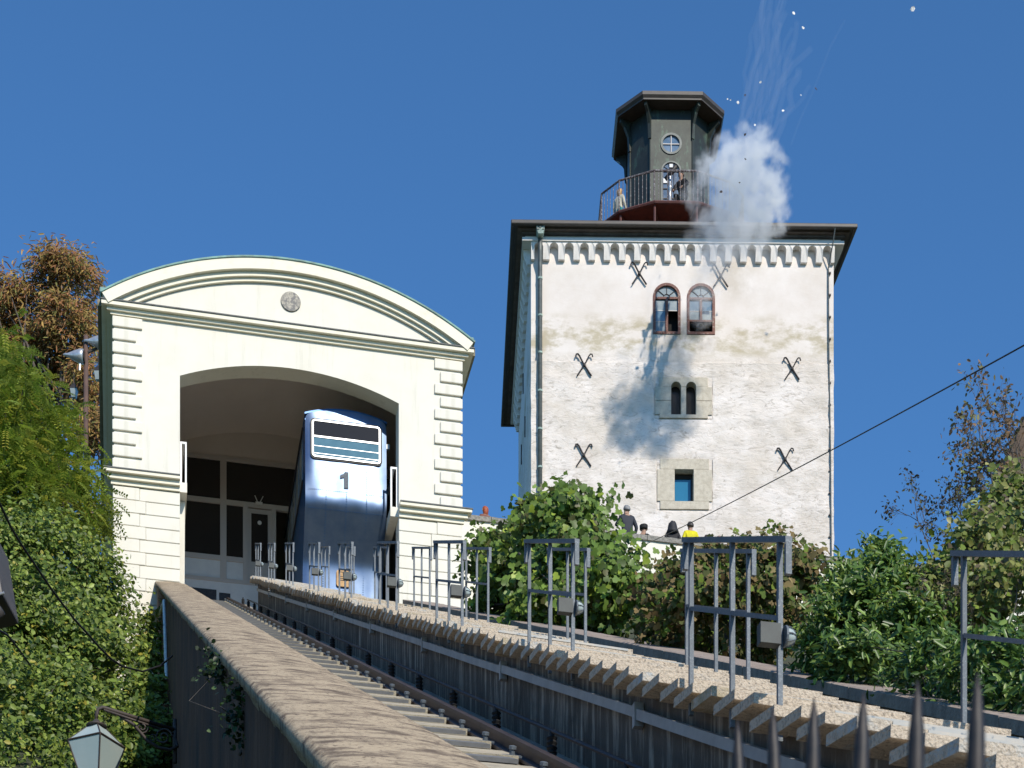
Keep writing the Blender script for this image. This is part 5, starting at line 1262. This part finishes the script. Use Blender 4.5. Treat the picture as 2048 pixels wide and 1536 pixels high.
# wall lantern with scrolled bracket
YL = 30.5; lt = P(193, 1444, YL)
wlm = thing('wall_lantern', 'old four-sided street lantern with frosted panes on a scrolled wall bracket', 'lantern', lt)
wq = P(350, 1424, 31.2) - lt
m = MB(); zb_ = P(193, 1416, YL).z - lt.z
m.tube([(0, 0, .0), (0, 0, zb_ - .1), (.03, 0, zb_ - .02), (.10, 0, zb_ + .01), (wq.x, wq.y, zb_ - .06)], .034, 8)
m.tube([(.12, 0, zb_ - .03), (wq.x, wq.y, zb_ - .13)], .02, 6); m.tube([(wq.x, wq.y, zb_ + .12), (wq.x, wq.y, zb_ - .62)], .035, 8)
m.tube([(.35, .2, zb_ - .05), (.55, .3, zb_ - .14), (.75, .4, zb_ - .36), (.92, .5, zb_ - .44), (1.1, .6, zb_ - .44), (1.22, .65, zb_ - .36), (wq.x, wq.y, zb_ - .2)], .028, 6)
def spiral(cx, cy, cz, r, tn, sg=1): return [(cx + r * (1 - .8 * i / 22) * math.cos(sg * tn * 2 * math.pi * i / 22), cy, cz + r * (1 - .8 * i / 22) * math.sin(sg * tn * 2 * math.pi * i / 22)) for i in range(23)]
m.tube(spiral(1.0, .55, zb_ - .24, .15, 1.7), .017, 5); m.tube(spiral(.68, .38, zb_ - .16, .10, 1.6, -1), .015, 5); m.tube(spiral(.84, .46, zb_ - .30, .07, 1.5), .009, 5)
m.build('bracket', M['lamp_iron'], wlm, smooth=True)
lz = -.04; rot4 = math.radians(20)
def sq(h, r): return [(r * math.cos(rot4 + i * math.pi / 2), r * math.sin(rot4 + i * math.pi / 2), h) for i in range(4)]
MB().lathe([(.02, .05), (.055, .02), (.07, -.03), (.17, -.06), (.165, -.08)], 12, (0, 0, 0)).build('cap', M['lamp_iron'], wlm, smooth=True)
t0, t1, t2 = sq(-.07, .12), sq(-.36, .46), sq(-1.05, .22)
for i in range(4):
    j = (i + 1) % 4
    MB().add([t0[i], t0[j], t1[j], t1[i]], [(0, 1, 2, 3)]).build('roof_pane', M['glass_pale'], wlm)
    MB().add([t1[i], t1[j], t2[j], t2[i]], [(0, 1, 2, 3)]).build('side_pane', M['glass_pale'], wlm)
    m = MB(); m.tube([t0[i], t1[i]], .012, 5); m.tube([t1[i], t2[i]], .014, 5); m.tube([t1[i], t1[j]], .016, 5); m.tube([t2[i], t2[j]], .016, 5); m.tube([t0[i], t0[j]], .012, 5); m.build('frame_bar', M['lamp_iron'], wlm)
MB().lathe([(.21, -1.05), (.19, -1.08), (.05, -1.14), (.02, -1.22)], 8, (0, 0, 0)).build('base_cup', M['lamp_iron'], wlm)
# sign board and white pipe
sp = P(283, 1410, 37.6); sg_ = thing('sign_board', 'small white sign board with a grey field beside the shaded bush', 'sign', (sp.x, sp.y, sp.z - 1.6))
MB().box(-.135, .135, -.012, .012, 1.55, 2.12).build('board', M['glove'], sg_, bevel=.01); MB().box(-.07, .07, -.016, -.0125, 1.88, 2.03).build('grey_field', M['frame_grey'], sg_)
MB().tube([(0, .03, 0), (0, .03, 2.0)], .025, 8).build('post', M['galv'], sg_)
tag(MB().tube([W(s_of(44, .93), .93, P(317, 1230, 44).z), W(s_of(40, .93), .93, P(318, 1290, 42).z), W(s_of(38, .93), .93, P(324, 1440, 40).z)], .035, 8).build('drain_pipe', M['white_metal'], None), 'thin white pipe on the shaded side of the boundary wall', 'pipe')
def cable(label, pts, r, mat='black', name='cable'):
    o = MB().tube(pts, r, 6).build(name, M[mat], None, smooth=True); return tag(o, label, 'cable')
pl_ = [(-40, 930, 20), (0, 1008, 20.6), (22, 1055, 21), (40, 1085, 21.4), (60, 1115, 21.8), (85, 1152, 22.3), (104, 1180, 22.8), (125, 1208, 23.3), (148, 1238, 24), (172, 1264, 24.8), (200, 1296, 25.8), (222, 1318, 26.8), (245, 1333, 28), (285, 1343, 29.5), (320, 1332, 31), (345, 1312, 32.5)]
cable('black cable sagging through the bushes to the boundary wall', [P(*q) for q in pl_], .015)
cable('thin black cable in front of the bush at the picture edge', [P(-20, 1250, 19), P(15, 1270, 20), P(35, 1295, 21), P(60, 1330, 22)], .012)
w0, w1 = P(2100, 662, 21.0), P(1282, 1093, 53.6); wp_ = []
for i in range(21):
    q = i / 20; wp_.append(w0 + (w1 - w0) * q - Vector((0, 0, .9 * q * (1 - q) * 0.35)))
cable('straight overhead wire crossing in front of the tower', wp_, .0095, name='overhead_wire')
# gutter of the house at the left edge
gq = P(-4, 1150, 9.0); gt = thing('house_gutter', 'dark metal gutter corner cutting into the picture edge', 'gutter', gq)
m = MB(); a_ = P(-16, 1075, 9) - gq; b_ = P(2, 1232, 9) - gq
m.prism([(a_.x - .2, a_.z + .06), (a_.x + .012, a_.z + .03), (b_.x + .022, b_.z + .08), (b_.x - .2, b_.z + .02)], -.05, .25); m.build('gutter_box', M['eave_dark'], gt, bevel=.01)
MB().tube([(b_.x - .15, 0, b_.z - .06), (b_.x + .006, -.02, b_.z + .03)], .035, 10).build('outlet', M['eave_dark'], gt, smooth=True)
m = MB(); q = P(5, 1190, 8.95) - gq; m.tube([(q.x - .1, -.07, q.z - .03), (q.x + .014, -.07, q.z + .0)], .006, 6); m.build('strap', M['silver'], gt)
# wooden roof edge at the right
rq = P(2030, 930, 29); rf = thing('wooden_roof', 'brown plank roof edge rising behind the half-bare shrub', 'roof', rq)
a_, b_ = P(1978, 1010, 29) - rq, P(2075, 772, 29) - rq
dd = Vector((b_.x - a_.x, 0, b_.z - a_.z)).normalized(); nn_ = Vector((dd.z, 0, -dd.x))
for k in range(5):
    o0 = nn_ * (.075 * k); o1 = nn_ * (.075 * k + .07)
    MB().add([a_ + o0, b_ + o0, b_ + o1, a_ + o1] + [p_ + Vector((0, 2.5, 0)) for p_ in (a_ + o0, b_ + o0, b_ + o1, a_ + o1)], [(0,1,2,3),(7,6,5,4),(0,4,5,1),(1,5,6,2),(2,6,7,3),(3,7,4,0)]).build('plank', M['plank'], rf)
# spear fence in the foreground
fe = [(1475, 1440, 2.33), (1545, 1415, 2.20), (1628, 1395, 2.07), (1727, 1385, 1.93), (1835, 1360, 1.80), (1955, 1345, 1.68)]
f0 = P(1955, 1345, 1.68)
fn = thing('spear_fence', 'black wrought iron fence with spear points close to the viewer', 'fence', (f0.x, f0.y, -1.7), 0)
sp_ = MB().lathe([(.0062, -2.4), (.0062, -.15), (.0065, -.12), (.0085, -.085), (.0078, -.05), (.0045, -.02), (.0006, 0)], 8).mesh('spear_bar', M['iron'], True)
for (u, v, Y) in fe + [(2090, 1325, 1.57)]:
    p_ = P(u, v, Y); o = link('spear_bar', sp_, fn, (p_.x - f0.x, p_.y - f0.y, p_.z + 1.7)); o.rotation_euler = (rnd.uniform(-.03, .03), rnd.uniform(-.04, .05), 0)
a_, b_ = P(*fe[0]), P(2090, 1325, 1.57)
for dz in (-.55, -1.7):
    MB().tube([(a_.x - f0.x, a_.y - f0.y, a_.z + 1.7 + dz), (b_.x - f0.x, b_.y - f0.y, b_.z + 1.7 + dz)], .014, 6).build('cross_rail', M['iron'], fn)
